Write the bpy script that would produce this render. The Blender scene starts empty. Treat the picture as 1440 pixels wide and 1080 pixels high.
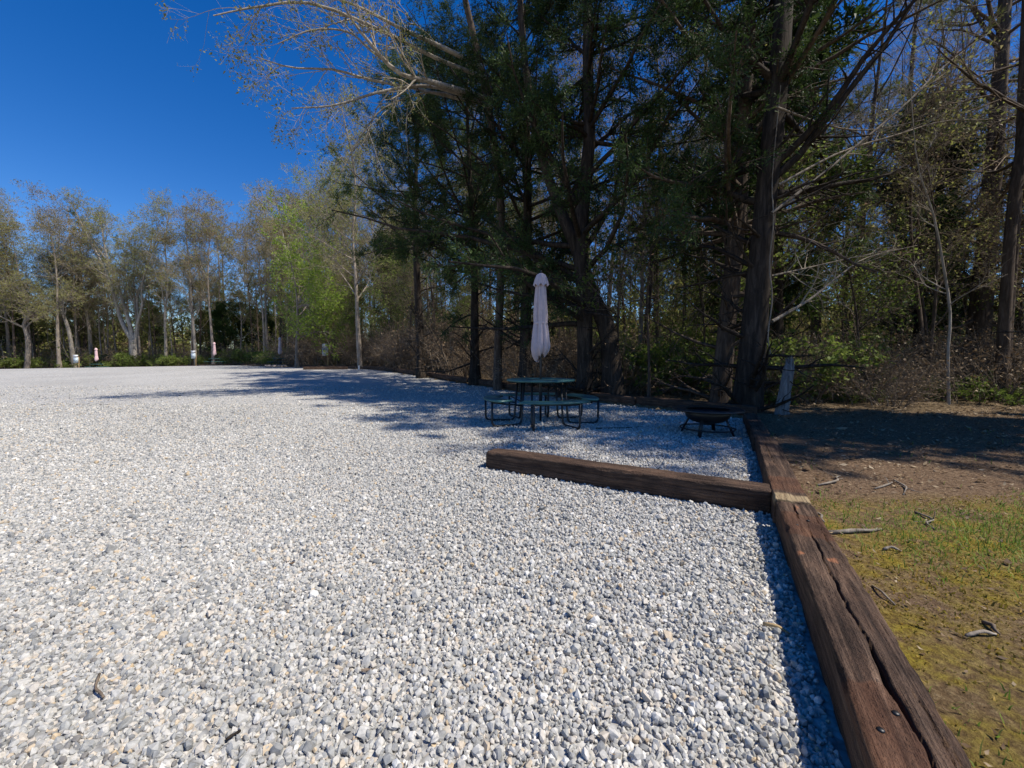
import bpy, math, random
import numpy as np
from mathutils import noise as mnoise, Vector

# ------------------------------------------------------------------ camera, sky, sun
scene = bpy.context.scene
H = 1.10                                   # lens height above the gravel
F = 560.0 / 1440.0                         # focal length / picture width
PITCH = math.atan(33 / 560.0)
cam_d = bpy.data.cameras.new('camera')
cam_d.sensor_width = 36.0
cam_d.lens = 36.0 * F
cam_d.clip_start = 0.02
cam_d.clip_end = 3000
cam = bpy.data.objects.new('camera', cam_d)
scene.collection.objects.link(cam)
cam.location = (0, 0, H)
cam.rotation_euler = (math.radians(90) - PITCH, 0, 0)
scene.camera = cam

SUN_EL = math.radians(56)
SUN_H = (0.954, -0.30)                      # horizontal direction towards the sun
world = bpy.data.worlds.new('World')
scene.world = world
world.use_nodes = True
wn = world.node_tree.nodes
wl = world.node_tree.links
bg = wn['Background']
sky = wn.new('ShaderNodeTexSky')
sky.sky_type = 'NISHITA'
sky.sun_disc = False
sky.sun_elevation = SUN_EL
sky.sun_rotation = math.atan2(SUN_H[0], SUN_H[1])
sky.altitude = 300
sky.air_density = 1.0
sky.dust_density = 0.0
sky.ozone_density = 3.0
hs = wn.new('ShaderNodeHueSaturation')
hs.inputs['Saturation'].default_value = 1.4
hs.inputs['Hue'].default_value = 0.513
wl.new(sky.outputs[0], hs.inputs['Color'])
wl.new(hs.outputs[0], bg.inputs[0])
bg.inputs[1].default_value = 0.122

sun_d = bpy.data.lights.new('sun', 'SUN')
sun_d.energy = 5.0
sun_d.angle = math.radians(0.55)
sun_d.color = (1.0, 0.94, 0.84)
sun = bpy.data.objects.new('sun', sun_d)
scene.collection.objects.link(sun)
sdir = Vector((SUN_H[0] * math.cos(SUN_EL), SUN_H[1] * math.cos(SUN_EL), math.sin(SUN_EL)))
sun.rotation_euler = sdir.to_track_quat('Z', 'Y').to_euler()
sun.location = sdir * 60

vs = scene.view_settings
vs.view_transform = 'Standard'
vs.look = 'None'
vs.gamma = 1.0
vs.exposure = 0.27
vs.use_curve_mapping = False
scene.cycles.max_bounces = 6
scene.cycles.diffuse_bounces = 3
scene.cycles.glossy_bounces = 2
scene.cycles.transmission_bounces = 3
scene.cycles.transparent_max_bounces = 4
scene.cycles.use_denoising = True

rng = np.random.default_rng(11)
random.seed(11)
COL = scene.collection
TAU = 2 * math.pi

# ------------------------------------------------------------------ helpers
def ray(px, py):
    u = (px - 720) / 560.0
    v = (540 - py) / 560.0
    c, s = math.cos(PITCH), math.sin(PITCH)
    return np.array([u, c + v * s, -s + v * c])


def gp(px, py, z=0.0):
    """point of the level z seen at photo pixel px, py"""
    d = ray(px, py)
    t = (z - H) / d[2]
    return np.array([d[0] * t, d[1] * t, z])


def at(px, py, Y):
    """point at ground distance Y seen at photo pixel px, py"""
    d = ray(px, py)
    t = Y / d[1]
    return np.array([d[0] * t, Y, H + d[2] * t])


def nrm(a):
    return a / np.maximum(np.linalg.norm(a, axis=-1, keepdims=True), 1e-9)


def sstep(a, b, x):
    t = np.clip((np.asarray(x, float) - a) / (b - a), 0, 1)
    return t * t * (3 - 2 * t)


def mesh(name, V, faces, mat=None, smooth=False, tone=None):
    """faces: list of integer arrays (n,3) or (n,4)"""
    V = np.asarray(V, dtype=np.float32).reshape(-1, 3)
    me = bpy.data.meshes.new(name)
    me.vertices.add(len(V))
    me.vertices.foreach_set('co', V.ravel())
    faces = [np.asarray(f, dtype=np.int32) for f in faces if len(f)]
    if faces:
        idx = np.concatenate([f.ravel() for f in faces])
        tot = np.concatenate([np.full(len(f), f.shape[1], np.int32) for f in faces])
        start = np.concatenate([[0], np.cumsum(tot)[:-1]]).astype(np.int32)
        me.loops.add(len(idx))
        me.loops.foreach_set('vertex_index', idx)
        me.polygons.add(len(tot))
        me.polygons.foreach_set('loop_start', start)
        if smooth:
            me.polygons.foreach_set('use_smooth', np.ones(len(tot), dtype=bool))
    me.update(calc_edges=True)
    if tone is not None:
        at_ = me.attributes.new('tone', 'FLOAT', 'POINT')
        at_.data.foreach_set('value', np.asarray(tone, dtype=np.float32))
    if mat:
        me.materials.append(mat)
    return me


def obj(name, me, parent=None, loc=None, rot=None):
    o = bpy.data.objects.new(name, me)
    COL.objects.link(o)
    if parent is not None:
        o.parent = parent
    if loc is not None:
        o.location = [float(c) for c in loc]
    if rot is not None:
        o.rotation_euler = rot
    return o


def tag(o, label=None, cat=None, group=None, kind=None):
    if label: o['label'] = label
    if cat: o['category'] = cat
    if group: o['group'] = group
    if kind: o['kind'] = kind
    return o


def empty(name, loc, rz=0.0, scale=1.0):
    o = bpy.data.objects.new(name, None)
    COL.objects.link(o)
    o.empty_display_size = 0.2
    o.location = [float(c) for c in loc]
    o.rotation_euler = (0, 0, rz)
    o.scale = (scale,) * 3 if np.isscalar(scale) else scale
    return o


class Geo:
    """collects vertices and faces for one mesh"""
    def __init__(self):
        self.V, self.F, self.T, self.n = [], [], [], 0

    def add(self, V, faces, tone=0.5):
        V = np.asarray(V, dtype=np.float64).reshape(-1, 3)
        for f in faces:
            self.F.append(np.asarray(f) + self.n)
        self.V.append(V)
        self.T.append(np.full(len(V), tone) if np.isscalar(tone) else np.asarray(tone).ravel())
        self.n += len(V)

    def tubes(self, P, R, k=5, cap=False, tone=0.5, flare=None):
        """P (N,m,3) centre lines, R (N,m) radii"""
        P = np.asarray(P, float); R = np.asarray(R, float)
        if P.ndim == 2:
            P = P[None]; R = R[None]
        N, m, _ = P.shape
        T = np.empty_like(P)
        T[:, 1:-1] = P[:, 2:] - P[:, :-2]
        T[:, 0] = P[:, 1] - P[:, 0]
        T[:, -1] = P[:, -1] - P[:, -2]
        T = nrm(T)
        D = nrm(P[:, -1] - P[:, 0])
        ref = np.where(np.abs(D[:, 2:3]) > 0.8, np.array([[1.0, 0.13, 0]]), np.array([[0.05, 0.1, 1.0]]))
        ref = ref[:, None, :]
        A = nrm(ref - (ref * T).sum(-1, keepdims=True) * T)
        B = np.cross(T, A)
        th = np.arange(k) / k * TAU
        c, s = np.cos(th), np.sin(th)
        rr = R[:, :, None, None]
        if flare is not None:
            rr = rr * flare[None, :, :, None]
        V = P[:, :, None, :] + rr * (A[:, :, None, :] * c[None, None, :, None] + B[:, :, None, :] * s[None, None, :, None])
        base = (np.arange(N) * m * k)[:, None, None]
        i = (np.arange(m - 1) * k)[None, :, None]
        j = np.arange(k)[None, None, :]
        j2 = (np.arange(k) + 1) % k
        a = base + i + j
        b = base + i + j2[None, None, :]
        quads = np.stack([a, b, b + k, a + k], -1).reshape(-1, 4)
        fs = [quads]
        if cap:
            for e in (0, m - 1):
                tri = []
                r0 = (np.arange(N) * m * k + e * k)
                for q in range(1, k - 1):
                    t3 = np.stack([r0, r0 + q, r0 + q + 1], -1)
                    tri.append(t3[:, ::-1] if e == 0 else t3)
                fs.append(np.concatenate(tri))
        self.add(V.reshape(-1, 3), fs, np.repeat(tone, m * k) if not np.isscalar(tone) else tone)

    def box(self, c, s, rot=None):
        x, y, z = np.array(s) / 2
        V = np.array([[-x, -y, -z], [x, -y, -z], [x, y, -z], [-x, y, -z], [-x, -y, z], [x, -y, z], [x, y, z], [-x, y, z]])
        if rot is not None:
            V = V @ np.asarray(rot).T
        self.add(V + np.asarray(c), [[[0, 3, 2, 1], [4, 5, 6, 7], [0, 1, 5, 4], [1, 2, 6, 5], [2, 3, 7, 6], [3, 0, 4, 7]]])

    def lathe(self, prof, k=32, centre=(0, 0, 0)):
        """prof: list of (r, z) bottom to top"""
        prof = np.asarray(prof, float)
        th = np.arange(k) / k * TAU
        V = np.stack([prof[:, 0:1] * np.cos(th), prof[:, 0:1] * np.sin(th), np.repeat(prof[:, 1:2], k, 1)], -1)
        m = len(prof)
        i = (np.arange(m - 1) * k)[:, None]
        j = np.arange(k)[None]
        j2 = (j + 1) % k
        q = np.stack([i + j, i + j2, i + j2 + k, i + j + k], -1).reshape(-1, 4)
        self.add(V.reshape(-1, 3) + np.asarray(centre), [q])

    def build(self, name, mat, smooth=False, tone=True):
        if not self.V:
            return mesh(name, np.zeros((0, 3)), [], mat)
        q = [f for f in self.F if f.shape[1] == 4]
        t = [f for f in self.F if f.shape[1] == 3]
        fs = []
        if q: fs.append(np.concatenate(q))
        if t: fs.append(np.concatenate(t))
        return mesh(name, np.concatenate(self.V), fs, mat, smooth, np.concatenate(self.T) if tone else None)


# ------------------------------------------------------------------ materials
def new_mat(name):
    m = bpy.data.materials.new(name)
    m.use_nodes = True
    nt = m.node_tree
    return m, nt, nt.nodes['Principled BSDF'], nt.nodes['Material Output']


def N(nt, t, **kw):
    n = nt.nodes.new(t)
    for k, v in kw.items():
        setattr(n, k, v)
    return n


def ramp(nt, fac, stops, interp='LINEAR'):
    r = N(nt, 'ShaderNodeValToRGB')
    r.color_ramp.interpolation = interp
    els = r.color_ramp.elements
    while len(els) < len(stops):
        els.new(0.5)
    for e, (p, c) in zip(els, stops):
        e.position = p
        e.color = (*c, 1) if len(c) == 3 else c
    nt.links.new(fac, r.inputs[0])
    return r.outputs[0]


def texnoise(nt, vec, scale, detail=4, rough=0.55, dist=0.0):
    n = N(nt, 'ShaderNodeTexNoise')
    n.inputs['Scale'].default_value = scale
    n.inputs['Detail'].default_value = detail
    n.inputs['Roughness'].default_value = rough
    n.inputs['Distortion'].default_value = dist
    if vec is not None:
        nt.links.new(vec, n.inputs['Vector'])
    return n.outputs['Fac']


def mix(nt, fac, a, b, mode='MIX'):
    m = N(nt, 'ShaderNodeMix', data_type='RGBA', blend_type=mode)
    for sock, v in ((m.inputs[0], fac), (m.inputs[6], a), (m.inputs[7], b)):
        if hasattr(v, 'is_output'):
            nt.links.new(v, sock)
        elif isinstance(v, (int, float)):
            sock.default_value = v
        else:
            sock.default_value = (*v, 1)
    return m.outputs[2]


def maths(nt, op, a, b=None, c=None, clamp=False):
    m = N(nt, 'ShaderNodeMath', operation=op, use_clamp=clamp)
    for s, v in zip(m.inputs, (a, b, c)):
        if v is None: continue
        if hasattr(v, 'is_output'): nt.links.new(v, s)
        else: s.default_value = v
    return m.outputs[0]


def bump(nt, bsdf, height, strength=0.5, dist=0.02):
    b = N(nt, 'ShaderNodeBump')
    b.inputs['Strength'].default_value = strength
    b.inputs['Distance'].default_value = dist
    nt.links.new(height, b.inputs['Height'])
    nt.links.new(b.outputs[0], bsdf.inputs['Normal'])


def coords(nt, kind='Object', scale=None):
    c = N(nt, 'ShaderNodeTexCoord').outputs[kind]
    if scale is not None:
        m = N(nt, 'ShaderNodeMapping')
        m.inputs['Scale'].default_value = scale
        nt.links.new(c, m.inputs[0])
        return m.outputs[0]
    return c


def attr(nt, name, kind='GEOMETRY'):
    a = N(nt, 'ShaderNodeAttribute', attribute_name=name, attribute_type=kind)
    return a


def mat_bark(name, c1, c2, c3, scale=1.0, b=0.6):
    m, nt, p, out = new_mat(name)
    v = coords(nt, 'Object', (14 * scale, 14 * scale, 2.2 * scale))
    n1 = texnoise(nt, v, 1.0, 6, 0.65, 0.6)
    n2 = texnoise(nt, coords(nt), 1.3, 3)
    col = ramp(nt, n1, [(0.28, c1), (0.52, c2), (0.78, c3)])
    rnd = N(nt, 'ShaderNodeObjectInfo').outputs['Random']
    k = maths(nt, 'MULTIPLY_ADD', rnd, 0.5, 0.75)
    k2 = maths(nt, 'MULTIPLY_ADD', n2, 0.7, 0.65)
    kk = maths(nt, 'MULTIPLY', k, k2)
    cc = N(nt, 'ShaderNodeCombineColor')
    for i in range(3): nt.links.new(kk, cc.inputs[i])
    nt.links.new(mix(nt, 1.0, col, cc.outputs[0], 'MULTIPLY'), p.inputs['Base Color'])
    p.inputs['Roughness'].default_value = 0.9
    p.inputs['Specular IOR Level'].default_value = 0.2
    bump(nt, p, n1, b, 0.03)
    return m


def mat_leaf(name, stops, trans=0.35, objvar=0.4):
    m, nt, p, out = new_mat(name)
    t = attr(nt, 'tone').outputs['Fac']
    rnd = N(nt, 'ShaderNodeObjectInfo').outputs['Random']
    t2 = maths(nt, 'MULTIPLY_ADD', maths(nt, 'SUBTRACT', rnd, 0.5), objvar, t, clamp=True)
    col = ramp(nt, t2, stops)
    nt.links.new(col, p.inputs['Base Color'])
    p.inputs['Roughness'].default_value = 0.6
    p.inputs['Specular IOR Level'].default_value = 0.25
    tr = N(nt, 'ShaderNodeBsdfTranslucent')
    nt.links.new(col, tr.inputs[0])
    mx = N(nt, 'ShaderNodeMixShader')
    mx.inputs[0].default_value = trans
    nt.links.new(p.outputs[0], mx.inputs[1])
    nt.links.new(tr.outputs[0], mx.inputs[2])
    nt.links.new(mx.outputs[0], out.inputs[0])
    return m


def mat_plain(name, c, rough=0.6, var=0.25, scale=9.0, metal=0.0, bmp=0.0):
    m, nt, p, out = new_mat(name)
    v = coords(nt)
    n = texnoise(nt, v, scale, 5, 0.6)
    col = ramp(nt, n, [(0.3, tuple(x * (1 - var) for x in c)), (0.7, tuple(min(1, x * (1 + var)) for x in c))])
    nt.links.new(col, p.inputs['Base Color'])
    r = maths(nt, 'MULTIPLY_ADD', n, 0.3, rough - 0.15, clamp=True)
    nt.links.new(r, p.inputs['Roughness'])
    p.inputs['Metallic'].default_value = metal
    if bmp: bump(nt, p, n, bmp, 0.01)
    return m


M = {}
M['bark_dark'] = mat_bark('bark_dark', (0.012, 0.009, 0.007), (0.042, 0.032, 0.024), (0.105, 0.08, 0.062))
M['bark_brown'] = mat_bark('bark_brown', (0.035, 0.025, 0.019), (0.10, 0.073, 0.054), (0.2, 0.155, 0.12))
M['bark_grey'] = mat_bark('bark_grey', (0.10, 0.085, 0.07), (0.26, 0.215, 0.17), (0.4, 0.35, 0.29), 0.8)
M['bark_pale'] = mat_bark('bark_pale', (0.15, 0.13, 0.1), (0.31, 0.27, 0.22), (0.46, 0.42, 0.36), 0.6, 0.4)
M['twig_brown'] = mat_bark('twig_brown', (0.12, 0.085, 0.06), (0.21, 0.16, 0.115), (0.32, 0.26, 0.19))
M['twig_grey'] = mat_bark('twig_grey', (0.2, 0.165, 0.125), (0.33, 0.28, 0.215), (0.44, 0.385, 0.31))
M['dead_wood'] = mat_bark('dead_wood', (0.12, 0.10, 0.08), (0.25, 0.21, 0.165), (0.4, 0.35, 0.28), 1.0)
M['stump'] = mat_bark('stump_wood', (0.06, 0.056, 0.054), (0.17, 0.165, 0.16), (0.3, 0.29, 0.285), 1.4, 0.9)
M['cedar'] = mat_leaf('cedar_leaf', [(0.0, (0.018, 0.034, 0.010)), (0.5, (0.045, 0.08, 0.02)), (1.0, (0.10, 0.15, 0.035))], 0.35)
M['pine'] = mat_leaf('pine_needle', [(0.0, (0.06, 0.075, 0.02)), (0.5, (0.13, 0.15, 0.04)), (1.0, (0.22, 0.23, 0.06))], 0.35)
M['spring'] = mat_leaf('spring_leaf', [(0.0, (0.16, 0.24, 0.03)), (0.5, (0.26, 0.36, 0.05)), (1.0, (0.38, 0.46, 0.09))], 0.5)
M['bud'] = mat_leaf('bud', [(0.0, (0.21, 0.16, 0.075)), (0.35, (0.28, 0.25, 0.08)), (0.7, (0.3, 0.32, 0.08)), (0.92, (0.36, 0.37, 0.11)), (1.0, (0.32, 0.22, 0.14))], 0.45, 0.9)
M['shrub'] = mat_leaf('shrub_leaf', [(0.0, (0.07, 0.1, 0.02)), (0.5, (0.16, 0.22, 0.04)), (1.0, (0.28, 0.34, 0.08))], 0.45)
M['dry'] = mat_leaf('dry_leaf', [(0.0, (0.09, 0.055, 0.03)), (0.45, (0.2, 0.13, 0.07)), (0.8, (0.33, 0.24, 0.14)), (1.0, (0.45, 0.36, 0.24))], 0.2, 0.2)
M['grass'] = mat_leaf('grass_blade', [(0.0, (0.09, 0.15, 0.025)), (0.6, (0.19, 0.3, 0.045)), (1.0, (0.34, 0.38, 0.1))], 0.45)
M['moss'] = mat_leaf('moss_blade', [(0.0, (0.15, 0.11, 0.02)), (0.5, (0.28, 0.23, 0.03)), (1.0, (0.46, 0.29, 0.06))], 0.35)
M['steel'] = mat_plain('black_steel', (0.012, 0.012, 0.013), 0.45, 0.4, 20)
M['table'] = mat_plain('green_table', (0.045, 0.135, 0.125), 0.45, 0.25, 6)
M['lilac'] = mat_plain('lilac_cloth', (0.5, 0.42, 0.43), 0.9, 0.08, 14, 0, 0.15)
M['pink'] = mat_plain('faded_pink_cloth', (0.72, 0.5, 0.5), 0.9, 0.08, 14)
M['white'] = mat_plain('white_plastic', (0.75, 0.75, 0.75), 0.5, 0.06)
M['box'] = mat_plain('grey_box', (0.45, 0.52, 0.56), 0.45, 0.08)
M['post'] = mat_plain('post_wood', (0.36, 0.25, 0.12), 0.85, 0.3, 18)
M['stone'] = mat_plain('ring_stone', (0.3, 0.24, 0.2), 0.9, 0.35, 7, 0, 0.4)

# ------------------------------------------------------------------ lot outline and terrain
E = np.array([0.476, 0.879]); E = E / np.linalg.norm(E)         # along the right-hand edging
EN = np.array([E[1], -E[0]])                                      # to the right of it
a0 = gp(1225, 1080, 0.19)[:2]
b0 = gp(1093, 705, 0.19)[:2]
E = nrm((b0 - a0)[None])[0]
EN = np.array([E[1], -E[0]])
L0 = b0 + E * ((7.4 - b0[1]) / E[1])                              # corner by the woods
C0 = L0
EDGE = [a0 - E * 9, C0, np.array([-9.0, 25.3]), np.array([-24.0, 39.0]), np.array([-32.6, 47.5]),
        np.array([-49.5, 47.5]), np.array([-57.5, 44.0]), np.array([-90.0, 30.0])]
LOT = EDGE + [np.array([-90.0, -25.0]), np.array([a0[0] - E[0] * 9 - 6, -25.0])]
LOTA = np.array(LOT)


def lot_dist(x, y):
    """distance to the lot outline, negative inside"""
    x = np.asarray(x, float); y = np.asarray(y, float)
    d2 = np.full(x.shape, 1e12)
    ins = np.zeros(x.shape, bool)
    n = len(LOTA)
    for i in range(n):
        a, b = LOTA[i], LOTA[(i + 1) % n]
        ab = b - a
        t = np.clip(((x - a[0]) * ab[0] + (y - a[1]) * ab[1]) / (ab @ ab), 0, 1)
        d2 = np.minimum(d2, (x - a[0] - t * ab[0]) ** 2 + (y - a[1] - t * ab[1]) ** 2)
        c = (a[1] > y) != (b[1] > y)
        with np.errstate(divide='ignore', invalid='ignore'):
            xi = (b[0] - a[0]) * (y - a[1]) / (b[1] - a[1]) + a[0]
        ins ^= c & (x < xi)
    d = np.sqrt(d2)
    return np.where(ins, -d, d)


def g_lot(x, y):
    x = np.asarray(x, float); y = np.asarray(y, float)
    rise = 0.54 * sstep(9, 26, y)
    left = sstep(-49, -33, x)
    return rise * left - 0.08 * (1 - left) * sstep(20, 45, y)


def wave(x, y):
    return (np.sin(x * 1.7 + y * 0.6) * np.sin(y * 1.3 - x * 0.4) * 0.5 + np.sin(x * 4.1 - y * 2.3 + 1) * np.sin(y * 3.7 + x * 1.1) * 0.3
            + np.sin(x * 9.3 + 2) * np.sin(y * 8.1 + x * 3) * 0.2)


def g_soil(x, y):
    d = lot_dist(x, y)
    out = 0.07 + 0.02 * wave(x, y) + 0.05 * sstep(0.5, 3, d) + 0.30 * sstep(3.5, 10, d) * sstep(3, 9, y) + 0.03 * wave(x * 0.3, y * 0.3) * sstep(2, 8, d)
    out = out + 3.6 * sstep(14, 70, d) * sstep(0, 14, y)
    k = sstep(-0.02, 0.12, d)
    return g_lot(x, y) + np.where(d > 0, out, 0) * k - 0.06 * (1 - k)


def graded(lo, hi, centre0, centre1, fine, growth, maxs):
    v = list(np.arange(centre0, centre1 + 1e-6, fine))
    s = fine
    while v[-1] < hi:
        s = min(s * growth, maxs); v.append(v[-1] + s)
    s = fine
    while v[0] > lo:
        s = min(s * growth, maxs); v.insert(0, v[0] - s)
    return np.array(v)


def grid_mesh(name, X, Y, Z, mat, smooth=True):
    r, c = X.shape
    V = np.stack([X, Y, Z], -1).reshape(-1, 3)
    i = np.arange(r - 1)[:, None] * c + np.arange(c - 1)[None]
    q = np.stack([i, i + 1, i + 1 + c, i + c], -1).reshape(-1, 4)
    return mesh(name, V, [q], mat, smooth)


# soil material
m, nt, p, out = new_mat('soil')
v = coords(nt)
n1 = texnoise(nt, v, 1.4, 5, 0.6)
n2 = texnoise(nt, v, 40, 8, 0.75)
n3 = texnoise(nt, v, 5, 5, 0.65)
soil = ramp(nt, n2, [(0.28, (0.065, 0.04, 0.024)), (0.5, (0.22, 0.14, 0.085)), (0.7, (0.42, 0.31, 0.2))])
litter = ramp(nt, n2, [(0.25, (0.07, 0.048, 0.028)), (0.5, (0.2, 0.145, 0.085)), (0.75, (0.38, 0.29, 0.18))])
sep = N(nt, 'ShaderNodeSeparateXYZ'); nt.links.new(v, sep.inputs[0])
far = maths(nt, 'SMOOTH_MIN', 1.0, maths(nt, 'MULTIPLY_ADD', sep.outputs[1], 0.5, -3.0, clamp=True), 0.1)
base = mix(nt, far, soil, litter)
mossc = ramp(nt, n2, [(0.28, (0.1, 0.065, 0.02)), (0.43, (0.26, 0.18, 0.03)), (0.57, (0.37, 0.29, 0.04)), (0.72, (0.52, 0.31, 0.08))])
near = maths(nt, 'MULTIPLY_ADD', sep.outputs[1], -1.6, 4.9, clamp=True)
mm = maths(nt, 'MULTIPLY', near, ramp(nt, n1, [(0.36, (0, 0, 0)), (0.52, (1, 1, 1))]))
base = mix(nt, maths(nt, 'MULTIPLY', maths(nt, 'MULTIPLY', mm, 0.95), ramp(nt, n3, [(0.38, (0.15, 0.15, 0.15)), (0.55, (1, 1, 1))])), base, mossc)
nt.links.new(base, p.inputs['Base Color'])
p.inputs['Roughness'].default_value = 0.95
p.inputs['Specular IOR Level'].default_value = 0.1
bump(nt, p, maths(nt, 'ADD', n2, n3), 1.0, 0.045)
M['soil'] = m

gx = graded(-700, 700, -1.0, 11.0, 0.16, 1.12, 40)
gy = graded(-250, 1200, -0.5, 12.0, 0.16, 1.12, 40)
X, Y = np.meshgrid(gx, gy)
ground = obj('ground', grid_mesh('ground', X, Y, g_soil(X, Y), M['soil']))
tag(ground, 'brown forest soil with leaf litter and mossy patches', None, None, 'structure')

# gravel sheet
m, nt, p, out = new_mat('gravel')
v = coords(nt)
vo = N(nt, 'ShaderNodeTexVoronoi'); vo.inputs['Scale'].default_value = 38
nt.links.new(v, vo.inputs['Vector'])
hsv = N(nt, 'ShaderNodeSeparateColor'); nt.links.new(vo.outputs['Color'], hsv.inputs[0])
gc = ramp(nt, hsv.outputs[0], [(0.0, (0.38, 0.385, 0.39)), (0.3, (0.5, 0.505, 0.505)), (0.6, (0.6, 0.6, 0.595)), (0.85, (0.66, 0.645, 0.61)), (0.93, (0.66, 0.56, 0.44)), (1.0, (0.8, 0.79, 0.77))])
gap = ramp(nt, vo.outputs['Distance'], [(0.35, (1, 1, 1)), (0.8, (0.55, 0.54, 0.53))])
n1 = texnoise(nt, v, 0.35, 4)
big = ramp(nt, n1, [(0.3, (0.76, 0.745, 0.71)), (0.7, (0.92, 0.905, 0.87))])
col = mix(nt, 1.0, mix(nt, 1.0, gc, gap, 'MULTIPLY'), big, 'MULTIPLY')
nt.links.new(col, p.inputs['Base Color'])
p.inputs['Roughness'].default_value = 0.9
p.inputs['Specular IOR Level'].default_value = 0.15
inv = maths(nt, 'SUBTRACT', 1.0, vo.outputs['Distance'])
bump(nt, p, inv, 0.6, 0.008)
M['gravel'] = m

right = np.array([[p_[1], p_[0]] for p_ in EDGE[:5]])
left = np.array([[-16.0, -90.0], [30.0, -90.0], [44.0, -57.5], [47.5, -49.5]])
rows = np.unique(np.concatenate([np.arange(-7, 14, 0.3), np.arange(14, 47.5, 0.8), right[1:, 0], left[1:, 0]]))
cols = np.linspace(0, 1, 140) ** 0.6
XR = np.interp(rows, right[:, 0], right[:, 1]) + 0.10
XL = np.interp(rows, left[:, 0], left[:, 1])
X = XL[:, None] + (XR - XL)[:, None] * cols[None]
Y = np.repeat(rows[:, None], len(cols), 1)
lot = obj('gravel_lot', grid_mesh('gravel_lot', X, Y, g_lot(X, Y), M['gravel']))
tag(lot, 'pale grey crushed stone lot', None, None, 'structure')

# loose stones on the lot: one scattered mass
m, nt, p, out = new_mat('gravel_stone')
t = attr(nt, 'tone', 'INSTANCER').outputs['Fac']
col = ramp(nt, t, [(0.0, (0.2, 0.16, 0.13)), (0.006, (0.27, 0.275, 0.28)), (0.22, (0.41, 0.415, 0.41)), (0.5, (0.54, 0.535, 0.52)), (0.74, (0.64, 0.625, 0.595)), (0.90, (0.64, 0.58, 0.51)), (0.935, (0.6, 0.46, 0.29)), (0.95, (0.74, 0.72, 0.69)), (1.0, (0.82, 0.81, 0.79))])
sn = texnoise(nt, coords(nt), 1.6, 4, 0.6)
col = mix(nt, 1.0, col, ramp(nt, sn, [(0.3, (0.66, 0.65, 0.62)), (0.7, (0.95, 0.93, 0.88))]), 'MULTIPLY')
nt.links.new(col, p.inputs['Base Color'])
p.inputs['Roughness'].default_value = 0.85
p.inputs['Specular IOR Level'].default_value = 0.2
M['gravel_stone'] = m


def stone_points():
    pts, scl = [], []
    for y0, y1, dens, s0, side in ((0.35, 2.2, 7800, 0.0064, 0.6), (2.2, 4.2, 5000, 0.0068, 0.6), (4.2, 7.0, 1900, 0.0080, 0.5), (7.0, 10.0, 520, 0.0092, 0.4), (10.0, 15.0, 110, 0.0095, 0.4)):
        xm = 1.29 * y1 + side
        n = int(dens * 2 * xm * (y1 - y0))
        q = np.stack([rng.uniform(-xm, xm, n), rng.uniform(y0, y1, n)], -1)
        keep = (np.abs(q[:, 0]) < 1.29 * q[:, 1] + side) & (lot_dist(q[:, 0], q[:, 1]) < -0.01)
        q = q[keep]
        pts.append(q)
        scl.append(s0 * np.exp(rng.normal(0, 0.28, len(q))))
    q = np.concatenate(pts); s = np.concatenate(scl)
    packed = sstep(0.5, -3.0, q[:, 0] - 0.25 * q[:, 1]) if False else sstep(0.3, -1.8, q[:, 0])
    z = g_lot(q[:, 0], q[:, 1]) + s * (rng.uniform(-0.2, 1.5, len(q)) * (1 - 0.45 * packed) - 0.1 * packed)
    return np.column_stack([q, z]), s


SP, SS = stone_points()
nst = len(SP)
sm = mesh('gravel_stones', SP, [], M['gravel_stone'])
def put(me, name, typ, arr, key):
    a = me.attributes.new(name, typ, 'POINT')
    a.data.foreach_set(key, np.ascontiguousarray(arr).ravel())
put(sm, 'rot', 'FLOAT_VECTOR', rng.uniform(0, TAU, (nst, 3)).astype(np.float32), 'vector')
asp = np.column_stack([np.ones(nst), rng.uniform(0.6, 1.0, nst), rng.uniform(0.45, 0.85, nst)]) * SS[:, None] * 1.35
put(sm, 'scl', 'FLOAT_VECTOR', asp.astype(np.float32), 'vector')
put(sm, 'var', 'INT', rng.integers(0, 7, nst).astype(np.int32), 'value')
pt = np.sin(SP[:, 0] * 0.9 + 0.5 * SP[:, 1]) * np.sin(SP[:, 1] * 0.7 - 0.3 * SP[:, 0] + 1.0) + 0.5 * np.sin(SP[:, 0] * 2.3 + 1.7) * np.sin(SP[:, 1] * 1.9)
put(sm, 'tone', 'FLOAT', np.clip(rng.uniform(0, 1, nst) + 0.06 * pt, 0.004, 1).astype(np.float32), 'value')
stones = obj('gravel_stones', sm)
tag(stones, 'loose crushed grey stones covering the lot', 'gravel', None, 'stuff')

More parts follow.
